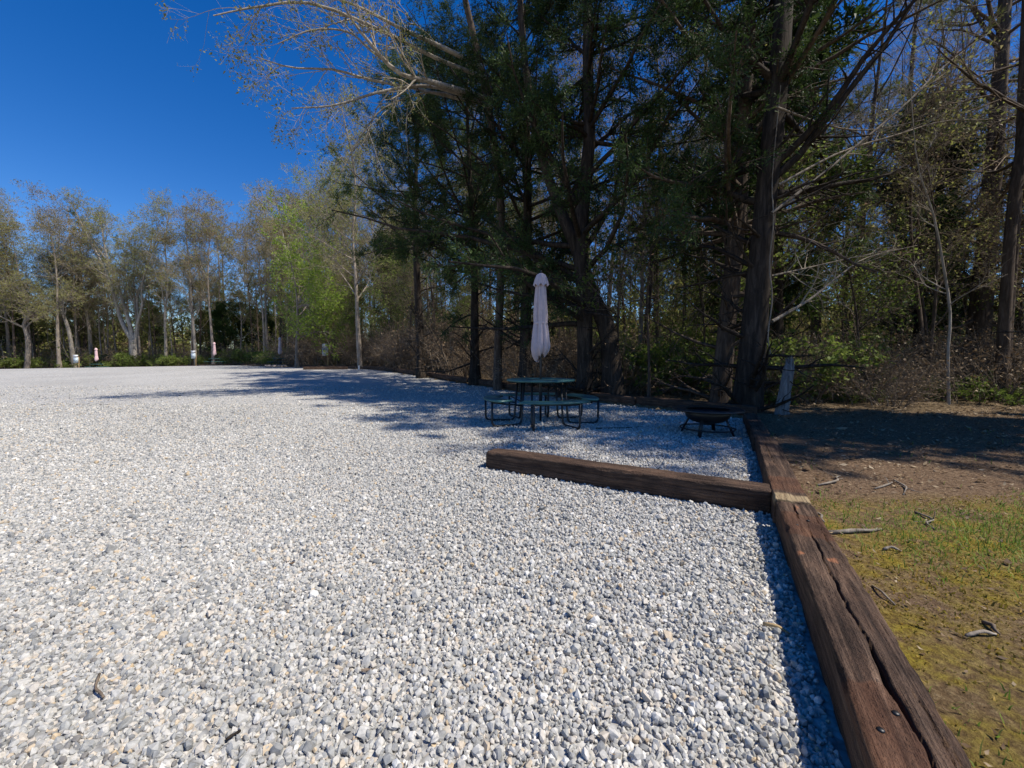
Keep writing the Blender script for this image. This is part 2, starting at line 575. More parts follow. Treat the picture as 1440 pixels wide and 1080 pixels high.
gt = bpy.data.node_groups.new('scatter_stones', 'GeometryNodeTree')
gt.interface.new_socket('Geometry', in_out='INPUT', socket_type='NodeSocketGeometry')
gt.interface.new_socket('Geometry', in_out='OUTPUT', socket_type='NodeSocketGeometry')
gi = gt.nodes.new('NodeGroupInput'); go = gt.nodes.new('NodeGroupOutput')
iop = gt.nodes.new('GeometryNodeInstanceOnPoints')
join = gt.nodes.new('GeometryNodeJoinGeometry')
for i in range(7):
    ico = gt.nodes.new('GeometryNodeMeshIcoSphere')
    ico.inputs['Subdivisions'].default_value = 1 if i % 2 else 2
    sp = gt.nodes.new('GeometryNodeSetPosition')
    rv = gt.nodes.new('FunctionNodeRandomValue'); rv.data_type = 'FLOAT_VECTOR'
    a = 0.42 if i % 2 else 0.3
    rv.inputs[0].default_value = (-a, -a, -a); rv.inputs[1].default_value = (a, a, a)
    rv.inputs['Seed'].default_value = i * 7 + 1
    gt.links.new(ico.outputs[0], sp.inputs[0])
    gt.links.new(rv.outputs[0], sp.inputs['Offset'])
    ch = gt.nodes.new('GeometryNodeConvexHull')
    gt.links.new(sp.outputs[0], ch.inputs[0])
    smn = gt.nodes.new('GeometryNodeSetMaterial')
    smn.inputs['Material'].default_value = M['gravel_stone']
    gt.links.new(ch.outputs[0], smn.inputs[0])
    ti = gt.nodes.new('GeometryNodeGeometryToInstance')
    gt.links.new(smn.outputs[0], ti.inputs[0])
    gt.links.new(ti.outputs[0], join.inputs[0])
def named(n, typ):
    a = gt.nodes.new('GeometryNodeInputNamedAttribute'); a.data_type = typ
    a.inputs[0].default_value = n
    return a.outputs[0]
gt.links.new(gi.outputs[0], iop.inputs['Points'])
gt.links.new(join.outputs[0], iop.inputs['Instance'])
iop.inputs['Pick Instance'].default_value = True
gt.links.new(named('var', 'INT'), iop.inputs['Instance Index'])
e2r = gt.nodes.new('FunctionNodeEulerToRotation')
gt.links.new(named('rot', 'FLOAT_VECTOR'), e2r.inputs[0])
gt.links.new(e2r.outputs[0], iop.inputs['Rotation'])
gt.links.new(named('scl', 'FLOAT_VECTOR'), iop.inputs['Scale'])
gt.links.new(iop.outputs[0], go.inputs[0])
stones.modifiers.new('scatter', 'NODES').node_group = gt

# ------------------------------------------------------------------ railroad ties
def mat_tie():
    m, nt, p, out = new_mat('tie_wood')
    v = coords(nt)
    rnd = N(nt, 'ShaderNodeObjectInfo').outputs['Random']
    off = N(nt, 'ShaderNodeVectorMath', operation='ADD')
    cmb = N(nt, 'ShaderNodeCombineXYZ')
    nt.links.new(maths(nt, 'MULTIPLY', rnd, 37.0), cmb.inputs[0])
    nt.links.new(v, off.inputs[0]); nt.links.new(cmb.outputs[0], off.inputs[1])
    mp = N(nt, 'ShaderNodeMapping'); mp.inputs['Scale'].default_value = (2.2, 55, 55)
    nt.links.new(off.outputs[0], mp.inputs[0])
    grain = texnoise(nt, mp.outputs[0], 1.0, 6, 0.7, 0.5)
    mp2 = N(nt, 'ShaderNodeMapping'); mp2.inputs['Scale'].default_value = (5, 9, 9)
    nt.links.new(off.outputs[0], mp2.inputs[0])
    blot = texnoise(nt, mp2.outputs[0], 1.0, 5, 0.6)
    pits = texnoise(nt, off.outputs[0], 70, 3, 0.6)
    col = ramp(nt, grain, [(0.28, (0.012, 0.008, 0.006)), (0.48, (0.074, 0.046, 0.031)), (0.64, (0.145, 0.098, 0.067)), (0.8, (0.23, 0.175, 0.13))])
    tint = ramp(nt, blot, [(0.3, (0.45, 0.42, 0.42)), (0.5, (0.95, 0.9, 0.88)), (0.72, (1.5, 1.35, 1.25))])
    col = mix(nt, 1.0, col, tint, 'MULTIPLY')
    # worn tie-plate seat and pale scar given by vertex masks
    seat = attr(nt, 'seat').outputs['Fac']
    scol = ramp(nt, blot, [(0.3, (0.055, 0.022, 0.012)), (0.6, (0.13, 0.055, 0.027)), (0.8, (0.19, 0.085, 0.042))])
    col = mix(nt, maths(nt, 'MULTIPLY', seat, 0.6), col, scol)
    scar = attr(nt, 'scar').outputs['Fac']
    pcol = ramp(nt, grain, [(0.3, (0.2, 0.13, 0.07)), (0.7, (0.46, 0.35, 0.2))])
    col = mix(nt, scar, col, pcol)
    chip = attr(nt, 'chip').outputs['Fac']
    col = mix(nt, maths(nt, 'MULTIPLY', chip, 0.7), col, (0.42, 0.17, 0.08))
    nt.links.new(col, p.inputs['Base Color'])
    p.inputs['Roughness'].default_value = 0.8
    p.inputs['Specular IOR Level'].default_value = 0.25
    bump(nt, p, maths(nt, 'ADD', grain, maths(nt, 'MULTIPLY', pits, 0.8)), 1.0, 0.02)
    return m
M['tie'] = mat_tie()


def tie_mesh(L, W=0.23, T=0.19, seed=0, hero=0, cracks=(), marks=None):
    """timber along +x from 0 to L, y from -W/2 to W/2, z from 0 to T"""
    nx = {0: 26, 1: 60, 2: 320, 3: 170}[hero]
    nw = {0: 5, 1: 10, 2: 44, 3: 24}[hero]
    nh = {0: 4, 1: 8, 2: 14, 3: 18}[hero]
    # perimeter with rounded corners
    r = 0.014
    ys, zs = [], []
    def seg(y0, z0, y1, z1, n):
        for i in range(n):
            t = i / n
            ys.append(y0 + (y1 - y0) * t); zs.append(z0 + (z1 - z0) * t)
    w = W / 2
    seg(-w + r, 0, w - r, 0, max(2, nw // 3)); seg(w - r, 0, w, r, 2)
    seg(w, r, w, T - r, nh); seg(w, T - r, w - r * 0.3, T - r * 0.3, 1); seg(w - r * 0.3, T - r * 0.3, w - r, T, 1)
    seg(w - r, T, -w + r, T, nw); seg(-w + r, T, -w + r * 0.3, T - r * 0.3, 1); seg(-w + r * 0.3, T - r * 0.3, -w, T - r, 1)
    seg(-w, T - r, -w, r, nh); seg(-w, r, -w + r, 0, 2)
    ys = np.array(ys); zs = np.array(zs); k = len(ys)
    xs = np.concatenate([[0, 0.006, 0.014], np.linspace(0.03, L - 0.03, nx), [L - 0.014, L - 0.006, L]])
    inset = np.concatenate([[0.03, 0.012, 0.003], np.zeros(nx), [0.003, 0.012, 0.03]])
    V = np.zeros((len(xs), k, 3))
    rs = np.random.default_rng(seed + 100)
    ph = rs.uniform(0, 50, 3)
    bow = 0.010 * np.sin(xs * 1.3 + ph[0])
    for i, x in enumerate(xs):
        s = 1 - inset[i]
        V[i, :, 0] = x; V[i, :, 1] = ys * s + bow[i]; V[i, :, 2] = (zs - T / 2) * s + T / 2
    flat = V.reshape(-1, 3)
    amp = 0.006
    for q in range(len(flat)):
        x, y, z = flat[q]
        n_ = 1.4 * mnoise.noise((x * 2.0 + ph[0], y * 9 + ph[1], z * 9 + ph[2]))
        n2_ = mnoise.noise((x * 7.0 + ph[1], y * 60 + ph[2], z * 60 + ph[0])) if hero else 0
        f = amp * n_ + (0.0028 if hero == 2 else 0.003) * n2_
        dy = y / w; dz = (z - T / 2) / (T / 2)
        ay, az = abs(dy), abs(dz)
        if az > ay: flat[q, 2] += f * np.sign(dz)
        else: flat[q, 1] += f * np.sign(dy)
        # chipped arrises
        if hero and ay > 0.86 and az > 0.8:
            c_ = max(0, mnoise.noise((x * 9 + ph[2], dy * 3, dz * 3 + ph[0])) - 0.1) * 0.022
            flat[q, 1] -= c_ * np.sign(dy); flat[q, 2] -= c_ * 0.7 * np.sign(dz)
    top = flat[:, 2] > T * 0.9
    for (x0, x1, yc, drift, wd, dp) in cracks:
        x = flat[:, 0]; y = flat[:, 1]
        t = np.clip((x - x0) / (x1 - x0), 0, 1)
        on = (x > x0) & (x < x1)
        path = yc + drift * t + 0.0035 * np.sin(x * 17 + ph[0]) + 0.002 * np.sin(x * 47 + ph[1]) + 0.004 * np.sign(np.sin(x * 3.3 + ph[2]))
        wid = wd * (0.35 + 0.65 * np.sin(np.pi * t) ** 0.7) * (0.8 + 0.4 * np.sin(x * 13 + 1))
        dpt = dp * np.sin(np.pi * t) ** 0.5 * np.exp(-((y - path) / np.maximum(wid, 1e-4)) ** 2)
        flat[:, 2] -= np.where(on & top, dpt, 0)
    nr = len(xs)
    i = (np.arange(nr - 1) * k)[:, None]; j = np.arange(k)[None]; j2 = (j + 1) % k
    q = np.stack([i + j2, i + j, i + j + k, i + j2 + k], -1).reshape(-1, 4)
    q = q[:, ::-1]
    Vall = np.concatenate([flat, [[0.002, 0, T / 2], [L - 0.002, 0, T / 2]]])
    c0, c1 = len(flat), len(flat) + 1
    jj = np.arange(k)
    e0 = np.stack([np.full(k, c0), (jj + 1) % k, jj], -1)
    e1 = np.stack([np.full(k, c1), (nr - 1) * k + jj, (nr - 1) * k + (jj + 1) % k], -1)
    me = mesh('railroad_tie', Vall, [q, e0, e1], M['tie'], True)
    x, y = Vall[:, 0], Vall[:, 1]
    topm = Vall[:, 2] > T * 0.75
    for nme in ('seat', 'scar', 'chip'):
        val = np.zeros(len(Vall))
        for (kind, x0, x1, y0, y1) in (marks or ()):
            if kind == nme:
                jag = 0.010 * np.sin(y * 37 + x0 * 9) + 0.006 * np.sin(y * 83)
                s = 0.008 if kind != 'scar' else 0.022
                val = np.maximum(val, sstep(x0 - s, x0 + s, x + jag) * (1 - sstep(x1 - s, x1 + s, x - jag)) * sstep(y0 - s, y0 + s, y + jag * .4) * (1 - sstep(y1 - s, y1 + s, y - jag * .4)) * topm)
        a_ = me.attributes.new(nme, 'FLOAT', 'POINT'); a_.data.foreach_set('value', val.astype(np.float32))
    return me


def place_tie(me, p0, ang, z, label, group=None, tilt=0.0, roll=0.0):
    o = obj('railroad_tie', me, None, (p0[0], p0[1], z), (roll, tilt, ang))
    tag(o, label, 'railroad tie', group)
    return o



ang_e = math.atan2(E[1], E[0])
def edge_pt(y, off=0.10):
    q = b0 + E * ((y - b0[1]) / E[1])
    return q + EN * off
yj = gp(1092, 703, 0.19)[1]                # joint between the two near ties
start = edge_pt(yj) - E * 2.62
hero = tie_mesh(2.61, 0.2, 0.19, 1, 2,
                cracks=[(1.2, 2.3, -0.012, 0.0, 0.0035, 0.035), (0.15, 1.45, -0.035, 0.03, 0.0055, 0.06), (0.3, 0.9, -0.06, 0.0, 0.003, 0.02), (0.55, 1.0, -0.075, .01, 0.003, 0.02),
                        (1.9, 2.5, -0.07, 0.0, 0.0025, 0.018), (2.3, 2.6, 0.02, 0.0, 0.004, 0.03)],
                marks=[('seat', 0.25, 0.98, -0.03, 0.2), ('seat', 2.05, 2.40, -0.2, 0.2), ('chip', 1.80, 1.825, 0.06, 0.085), ('chip', 1.795, 1.82, -0.05, -0.02), ('chip', 2.47, 2.5, 0.01, 0.03), ('chip', 2.5, 2.56, -0.005, 0.008)])
t = place_tie(hero, start, ang_e, 0.0, 'long split railroad tie with a deep lengthwise crack and reddish worn patches')
for (x_, y_) in ((0.45, 0.04), (0.62, -0.015), (0.8, 0.05), (0.88, 0.0), (0.5, -0.06), (2.2, 0.045), (2.3, -0.02)):
    g_ = Geo()
    g_.lathe([(0.0001, -0.004), (0.007, -0.003), (0.009, 0.0015), (0.0065, 0.004), (0.0001, 0.0045)], 8, (0, 0, 0))
    o = obj('spike_head', g_.build('spike_head', M['steel'], True), t, (x_, y_, 0.1895))
mid = tie_mesh(2.49, 0.2, 0.19, 2, 3, cracks=[(0.9, 2.2, 0.01, 0.02, 0.004, 0.03)],
               marks=[('scar', 0.005, 0.15, -0.2, 0.2), ('seat', 0.22, 0.6, -0.2, 0.2)])
place_tie(mid, edge_pt(yj + 0.012 * E[1]), ang_e, 0.004, 'railroad tie with a pale tan scar across its end')
y3 = yj + 2.53 * E[1]
third = tie_mesh(2.6, 0.2, 0.19, 3, 1)
place_tie(third, edge_pt(y3, 0.09), ang_e + 0.01, -0.02, 'dark shaded railroad tie in the edging next to the weathered grey stump')

# divider tie in front of the table
dl = gp(684, 659, 0.0)[:2]; dr = gp(1086, 727, 0.0)[:2]
dd = nrm((dr - dl)[None])[0]
Ld = np.linalg.norm(dr - dl)
ang_d = math.atan2(dd[1], dd[0])
nd = np.array([-dd[1], dd[0]])
div = tie_mesh(Ld - 0.01, 0.215, 0.185, 4, 3, cracks=[(0.3, 1.2, 0.02, 0.02, 0.003, 0.015), (1.4, 2.3, -0.03, 0, 0.003, 0.012)])
place_tie(div, dl + nd * 0.108, ang_d, -0.004, 'smooth brown railroad tie lying across the gravel in front of the picnic table')

# rows along the woods and the far side
alts = [tie_mesh(2.55, 0.23, 0.19, 10 + i, 1) for i in range(3)]
def tie_row(A, B, label, group, first=0.0, lift=-0.01):
    A = np.asarray(A, float); B = np.asarray(B, float)
    d = B - A; Lr = np.linalg.norm(d); d = d / Lr
    s = first; i = 0
    while s + 1.2 < Lr:
        q = A + d * s
        ln = 2.55
        z0 = float(g_lot(*q)); q2 = q + d * ln; z1 = float(g_lot(*q2))
        nn = np.array([-d[1], d[0]])
        jit = random.uniform(-0.03, 0.03)
        place_tie(alts[i % 3], q + nn * jit, math.atan2(d[1], d[0]) + random.uniform(-0.01, 0.01), z0 + lift + random.uniform(-0.012, 0.012), label, group, -math.atan2(z1 - z0, ln))
        s += ln + random.uniform(0.015, 0.07); i += 1
EG = EDGE
tie_row(C0 + np.array([0.25, 0.10]), EG[2], 'dark railroad tie in the shaded row along the foot of the woods', 'ties along the foot of the woods', 0.0, 0.04)
tie_row(EG[2], EG[3], 'railroad tie in the row below the bright green tree', 'ties below the green tree')
tie_row(EG[3], EG[4], 'railroad tie in the row below the bright green tree', 'ties below the green tree')
tie_row(EG[4], EG[5], 'small brown railroad tie in the far edging below the bare trees', 'far edging ties')
tie_row(EG[5], EG[6], 'small brown railroad tie in the far edging below the bare trees', 'far edging ties')
tie_row(EG[6], EG[6] + (EG[7] - EG[6]) * 0.35, 'small brown railroad tie in the far edging below the bare trees', 'far edging ties')

# ------------------------------------------------------------------ plant generators
def curve_at(P, idx, t):
    """positions and tangents on centre lines P[idx] at parameter t"""
    m = P.shape[1]
    f = t * (m - 1)
    i = np.clip(f.astype(int), 0, m - 2)
    w = (f - i)[:, None]
    a = P[idx, i]; b = P[idx, i + 1]
    return a * (1 - w) + b * w, nrm(b - a), i, w[:, 0]


def grow(r, P, R, count, tr, length, ang, up=0.0, wig=0.12, m=5, taper=0.25, rratio=0.6, rmin=0.003, shape=None, minr=0.0):
    """child branches on parents P (N,m,3)"""
    n = P.shape[0]
    idx = np.repeat(np.arange(n), count) if np.isscalar(count) else np.repeat(np.arange(n), count)
    k = len(idx)
    t = r.uniform(tr[0], tr[1], k)
    pos, tan, i, w = curve_at(P, idx, t)
    pr = R[idx, i] * (1 - w) + R[idx, i + 1] * w
    q = nrm(r.normal(size=(k, 3)))
    side = nrm(np.cross(tan, q))
    a = np.radians(r.normal(ang, ang * 0.22, k))[:, None]
    d = nrm(tan * np.cos(a) + side * np.sin(a))
    if callable(length):
        ln = length(t, idx)
    else:
        ln = np.full(k, length)
    ln = ln * np.exp(r.normal(0, 0.25, k))
    C = np.zeros((k, m, 3)); C[:, 0] = pos
    step = (ln / (m - 1))[:, None]
    for j in range(1, m):
        d = nrm(d + r.normal(0, wig, (k, 3)) + np.array([0, 0, up]))
        C[:, j] = C[:, j - 1] + d * step
    r0 = np.maximum(np.minimum(pr * rratio, ln * 0.03 + 0.004), rmin)
    RR = r0[:, None] * np.linspace(1, taper, m)[None]
    return C, np.maximum(RR, rmin * 0.6)


def trunk_line(r, h, r0, lean=(0, 0), wob=0.15, m=14, top=0.15, power=1.0):
    t = np.linspace(0, 1, m)
    P = np.zeros((1, m, 3))
    P[0, :, 2] = t * h
    a, b = r.uniform(0, TAU, 2)
    P[0, :, 0] = lean[0] * t * h + wob * np.sin(t * 5 + a) * t
    P[0, :, 1] = lean[1] * t * h + wob * np.sin(t * 4.3 + b) * t
    P[0, :, 2] -= 0.25 * (t == 0)
    R = r0 * (1 - t * (1 - top)) ** power + r0 * 0.55 * np.exp(-t * h / 0.35)
    return P, R[None]


def flutes(r, m, k):
    th = np.arange(k) / k * TAU
    base = 1 + 0.14 * np.cos(3 * th + r.uniform(0, 6)) + 0.07 * np.cos(5 * th + r.uniform(0, 6))
    tw = np.stack([1 + (np.roll(base, int(i * 0.3)) - 1) * (0.5 + 0.8 * np.exp(-i / 2.0)) + r.normal(0, 0.03, k) for i in range(m)])
    return tw


def sprays(g, r, P, n_per, ln, wd, spread=0.8, along=0.7, t0=0.15, droop=0.0, jitter=0.03, tone_lo=0.1, tone_hi=0.9, tri=False):
    """leaf-sized rhombic faces set along twigs"""
    N_ = P.shape[0]
    idx = np.repeat(np.arange(N_), n_per)
    k = len(idx)
    if not k: return
    pos, tan, _, _ = curve_at(P, idx, r.uniform(t0, 1, k))
    pos = pos + r.normal(0, jitter, (k, 3))
    d = nrm(tan * along + r.normal(0, spread, (k, 3)) + np.array([0, 0, -droop]))
    s = nrm(np.cross(d, r.normal(size=(k, 3))))
    L = (ln * np.exp(r.normal(0, 0.3, k)))[:, None]
    W = (wd * np.exp(r.normal(0, 0.3, k)))[:, None]
    nn = np.cross(d, s)
    tw = r.uniform(tone_lo, tone_hi, N_)[idx] * 0.6 + r.uniform(tone_lo, tone_hi, k) * 0.4
    if tri:
        V = np.stack([pos - s * W * 0.5, pos + s * W * 0.5, pos + d * L], 1)
        g.add(V.reshape(-1, 3), [np.arange(k * 3).reshape(-1, 3)], np.repeat(tw, 3))
        return
    V = np.stack([pos, pos + d * L * 0.45 + s * W * 0.5 + nn * L * 0.06, pos + d * L, pos + d * L * 0.45 - s * W * 0.5 + nn * L * 0.06], 1)
    f = np.arange(k * 4).reshape(-1, 4)
    g.add(V.reshape(-1, 3), [f], np.repeat(tw, 4))


def needles(g, r, P, tufts, per, ln, wd, t0=0.4):
    """pine needles: bursts of slim triangles"""
    N_ = P.shape[0]
    idx = np.repeat(np.arange(N_), tufts)
    k0 = len(idx)
    pos, tan, _, _ = curve_at(P, idx, r.uniform(t0, 1, k0))
    tonek = r.uniform(0.05, 0.95, k0)
    pos = np.repeat(pos, per, 0); tan = np.repeat(tan, per, 0); tone = np.repeat(tonek, per) * 0.7 + r.uniform(0, 0.3, k0 * per)
    k = len(pos)
    d = nrm(tan * 0.7 + r.normal(0, 0.75, (k, 3)))
    s = nrm(np.cross(d, r.normal(size=(k, 3))))
    L = (ln * r.uniform(0.7, 1.2, k))[:, None]
    V = np.stack([pos - s * wd * .5, pos + s * wd * .5, pos + d * L], 1)
    g.add(V.reshape(-1, 3), [np.arange(k * 3).reshape(-1, 3)], np.repeat(tone, 3))


def cedar_set(seed, h=13.0, r0=0.2, bare=3.0, reach=2.6, lean=(0, 0), dens=1.0, trunk=None, bark='bark_dark', dead=14, skip=None, leaf=(0.08, 0.021), k=12, nleaf=25):
    """juniper: furrowed trunk, long limbs, scale-leaf sprays"""
    r = np.random.default_rng(seed)
    if trunk is None:
        P0, R0 = trunk_line(r, h, r0, lean, 0.18, 16, 0.12)
    else:
        P0, R0 = trunk
    g = Geo(); b = Geo(); lf = Geo()
    g.tubes(P0, R0, k, flare=flutes(r, P0.shape[1], k))
    tb = bare / h
    n1 = int(34 * dens)
    def ln1(t, idx):
        u = np.clip((t - tb) / (1 - tb), 0, 1)
        return reach * (0.55 + 0.75 * np.sin(np.pi * np.clip(u * 0.85 + 0.18, 0, 1))) * (1 - 0.45 * u)
    P1, R1 = grow(r, P0, R0, n1, (tb, 0.985), ln1, 72, 0.04, 0.10, 8, 0.2, 0.42, 0.006)
    P2, R2 = grow(r, P1, R1, 11, (0.15, 1.0), lambda t, i: 0.75 * (1.15 - 0.55 * t), 48, -0.03, 0.16, 4, 0.3, 0.5, 0.003)
    P3, R3 = grow(r, P2, R2, 7, (0.15, 1.0), lambda t, i: 0.32 * (1.2 - 0.5 * t), 46, -0.06, 0.2, 2, 0.4, 0.6, 0.002)
    if skip is not None:
        keep = ~skip(P3[:, 0]); P3, R3 = P3[keep], R3[keep]
    b.tubes(P1, R1, 5); b.tubes(P2, R2, 3); b.tubes(P3, R3, 3)
    # dead lower limbs
    if dead:
        Pd, Rd = grow(r, P0, R0, dead, (0.06, tb * 1.25), lambda t, i: 1.5 + 0 * t, 78, 0.01, 0.13, 8, 0.2, 0.25, 0.006)
        Pd2, Rd2 = grow(r, Pd, Rd, 7, (0.2, 1.0), lambda t, i: 0.55 * (1.2 - 0.6 * t), 50, 0.0, 0.2, 5, 0.3, 0.5, 0.002)
        b.tubes(Pd, Rd, 4); b.tubes(Pd2, Rd2, 3)
    sprays(lf, r, P3, nleaf, leaf[0], leaf[1], 0.5, 0.9, 0.0, 0.25, 0.05, tri=True)
    return {'trunk': g.build('trunk', M[bark], True), 'branches': b.build('branches', M[bark], True), 'foliage': lf.build('foliage', M['cedar'])}


def pine_set(seed, h=19.0, r0=0.19, bare=9.0, bark='bark_brown', reach=2.6, n1=34, lean=(0.0, 0.0), tuft=(4, 11), needle=(0.2, 0.012), dead=16):
    r = np.random.default_rng(seed)
    P0, R0 = trunk_line(r, h, r0, lean, 0.12, 14, 0.12)
    g = Geo(); b = Geo(); lf = Geo()
    g.tubes(P0, R0, 10, flare=flutes(r, 14, 10))
    tb = bare / h
    def ln1(t, idx):
        u = np.clip((t - tb) / (1 - tb), 0, 1)
        return reach * (1.05 - 0.75 * u)
    P1, R1 = grow(r, P0, R0, n1, (tb, 0.985), ln1, 68, 0.05, 0.12, 7, 0.2, 0.4, 0.006)
    P2, R2 = grow(r, P1, R1, 8, (0.3, 1.0), lambda t, i: 0.8 * (1.2 - 0.6 * t), 45, 0.06, 0.16, 5, 0.3, 0.5, 0.004)
    b.tubes(P1, R1, 4); b.tubes(P2, R2, 3)
    if dead:
        Pd, Rd = grow(r, P0, R0, dead, (tb * 0.2, tb), lambda t, i: 1.7 + 0 * t, 80, 0.0, 0.12, 6, 0.2, 0.25, 0.006)
        Pd2, Rd2 = grow(r, Pd, Rd, 6, (0.2, 1.0), lambda t, i: 0.6 * (1.2 - 0.6 * t), 50, 0.0, 0.2, 4, 0.3, 0.5, 0.003)
        b.tubes(Pd, Rd, 4); b.tubes(Pd2, Rd2, 3)
    needles(lf, r, np.concatenate([P2[:, -5:], P1[:, -5:]]), tuft[0], tuft[1], needle[0], needle[1])
    return {'trunk': g.build('trunk', M[bark], True), 'branches': b.build('branches', M[bark], True), 'foliage': lf.build('foliage', M['pine'])}


def bare_set(seed, h=16.0, r0=0.16, first=0.25, spread=38, bark='bark_grey', twig='twig_grey', n=(14, 7, 6, 4), buds=2, bud='bud', budsize=(0.07, 0.05), lean=(0, 0), trunk=None, lens=(0.42, 1.9, 0.95, 0.5), twig_r=0.004, up=0.05, smallest=True):
    """deciduous tree in early spring"""
    r = np.random.default_rng(seed)
    if trunk is None:
        P0, R0 = trunk_line(r, h, r0, lean, 0.35, 14, 0.1)
    else:
        P0, R0 = trunk
    g = Geo(); b = Geo(); lf = Geo()
    g.tubes(P0, R0, 9, flare=flutes(r, P0.shape[1], 9) if len(P0) == 1 else None)
    P1, R1 = grow(r, P0, R0, n[0], (first, 0.97), lambda t, i: h * lens[0] * (1.1 - 0.75 * t), spread, up, 0.10, 9, 0.18, 0.55, 0.008)
    P2, R2 = grow(r, P1, R1, n[1], (0.2, 1.0), lambda t, i: lens[1] * (1.2 - 0.6 * t), 42, up, 0.14, 6, 0.25, 0.55, 0.006)
    P3, R3 = grow(r, P2, R2, n[2], (0.2, 1.0), lambda t, i: lens[2] * (1.2 - 0.6 * t), 42, up * 0.6, 0.16, 4, 0.3, 0.6, twig_r)
    g.tubes(P1, R1, 6); b.tubes(P2, R2, 4); b.tubes(P3, R3, 3)
    last = P3
    if smallest:
        P4, R4 = grow(r, P3, R3, n[3], (0.2, 1.0), lambda t, i: lens[3] * (1.2 - 0.6 * t), 42, up * 0.4, 0.15, 2, 0.5, 0.6, twig_r * 0.7)
        b.tubes(P4, R4, 3)
        last = P4
    out = {'trunk': g.build('trunk', M[bark], True), 'branches': b.build('branches', M[twig], True)}
    if buds:
        sprays(lf, r, last, buds, budsize[0], budsize[1], 0.9, 0.4, 0.2, 0.0, 0.04, tri=(bud == 'bud'))
        out['foliage'] = lf.build('foliage', M[bud])
    return out


def shrub_set(seed, h=1.4, stems=16, spread=0.7, leafn=5, leaf='shrub', size=(0.07, 0.045), twig='twig_brown', rad=0.35, n=(8, 5)):
    r = np.random.default_rng(seed)
    m = 7
    P0 = np.zeros((stems, m, 3))
    a = r.uniform(0, TAU, stems); q = r.uniform(0, rad, stems)
    P0[:, 0, 0] = np.cos(a) * q; P0[:, 0, 1] = np.sin(a) * q; P0[:, 0, 2] = -0.08
    d = nrm(np.column_stack([np.cos(a) * spread * r.uniform(0.2, 1, stems), np.sin(a) * spread * r.uniform(0.2, 1, stems), np.ones(stems)]))
    L = h * r.uniform(0.6, 1.25, stems)
    for j in range(1, m):
        d = nrm(d + r.normal(0, 0.13, (stems, 3)) + np.array([0, 0, -0.05]))
        P0[:, j] = P0[:, j - 1] + d * (L / (m - 1))[:, None]
    R0 = (0.006 + 0.006 * L)[:, None] * np.linspace(1, 0.3, m)[None]
    P1, R1 = grow(r, P0, R0, n[0], (0.2, 1.0), lambda t, i: 0.38 * h * (1.2 - 0.6 * t), 48, 0.0, 0.18, 5, 0.3, 0.6, 0.003)
    P2, R2 = grow(r, P1, R1, n[1], (0.2, 1.0), lambda t, i: 0.15 * h + 0.03 + 0 * t, 45, 0.0, 0.2, 4, 0.4, 0.7, 0.002)
    b = Geo(); lf = Geo()
    b.tubes(P0, R0, 4); b.tubes(P1, R1, 3); b.tubes(P2, R2, 3)
    out = {'stems': b.build('stems', M[twig], True)}
    if leafn:
        sprays(lf, r, P2, leafn, size[0], size[1], 0.9, 0.4, 0.2, 0.1, 0.03)
        out['foliage'] = lf.build('foliage', M[leaf])
    return out


def plant(name, parts, x, y, rz, scale, label, cat, group=None, dz=0.0):
    e = empty(name, (x, y, float(g_soil(x, y)) + dz), rz, scale)
    tag(e, label, cat, group)
    for pn, me in parts.items():
        obj(pn, me, e)
    return e


# ---- trees that can be told apart
def poly(points, radii, m=16):
    """smooth centre line through points with radii"""
    pts = np.asarray(points, float); rad = np.asarray(radii, float)
    s = np.linspace(0, 1, len(pts)); u = np.linspace(0, 1, m)
    def cr(y):
        d = np.gradient(y, s, axis=0)
        i = np.clip(np.searchsorted(s, u, side='right') - 1, 0, len(s) - 2)
        hh = (s[i + 1] - s[i]); t_ = (u - s[i]) / hh
        sh = (-1,) + (1,) * (y.ndim - 1)
        t_ = t_.reshape(sh); hh = hh.reshape(sh)
        return (2 * t_**3 - 3 * t_**2 + 1) * y[i] + (t_**3 - 2 * t_**2 + t_) * hh * d[i] + (-2 * t_**3 + 3 * t_**2) * y[i + 1] + (t_**3 - t_**2) * hh * d[i + 1]
    return cr(pts)[None], np.maximum(cr(rad), 0.004)[None]


def rel(px, py, Y, base):
    return at(px, py, Y) - base


def foot(px, Y):
    x = (px - 720) / 560.0 * (Y * 1.0)
    return np.array([x, Y, float(g_soil(x, Y))])


# big cedar beside the stump
B = foot(1053, 8.1)
tr = poly([(0, 0, -0.3), (0.02, 0, 0.5), rel(1066, 400, 8.1, B), rel(1080, 240, 8.1, B), rel(1098, 60, 8.1, B), rel(1112, -200, 8.2, B), rel(1120, -420, 8.3, B)], [0.36, 0.26, 0.22, 0.19, 0.165, 0.11, 0.03])
s1 = cedar_set(21, 13, 0.3, 5.8, 3.3, trunk=tr, dens=1.15, skip=lambda p: (p[:, 0] > 0.9) & (p[:, 2] < 9.5), dead=26, k=16)
e1 = plant('cedar_tree', s1, B[0], B[1], 0, 1, 'thick furrowed dark cedar trunk beside the weathered grey stump', 'tree')
g = Geo()
ps, rs_ = poly([rel(1084, 500, 7.75, B), rel(1080, 470, 7.75, B), rel(1086, 420, 7.78, B), rel(1082, 370, 7.8, B), rel(1088, 310, 7.85, B), rel(1086, 250, 7.9, B), rel(1098, 120, 7.9, B)], [0.012, 0.014, 0.014, 0.013, 0.013, 0.011, 0.008], 20)
g.tubes(ps, rs_, 6); obj('vine', g.build('vine', M['dead_wood'], True), e1)
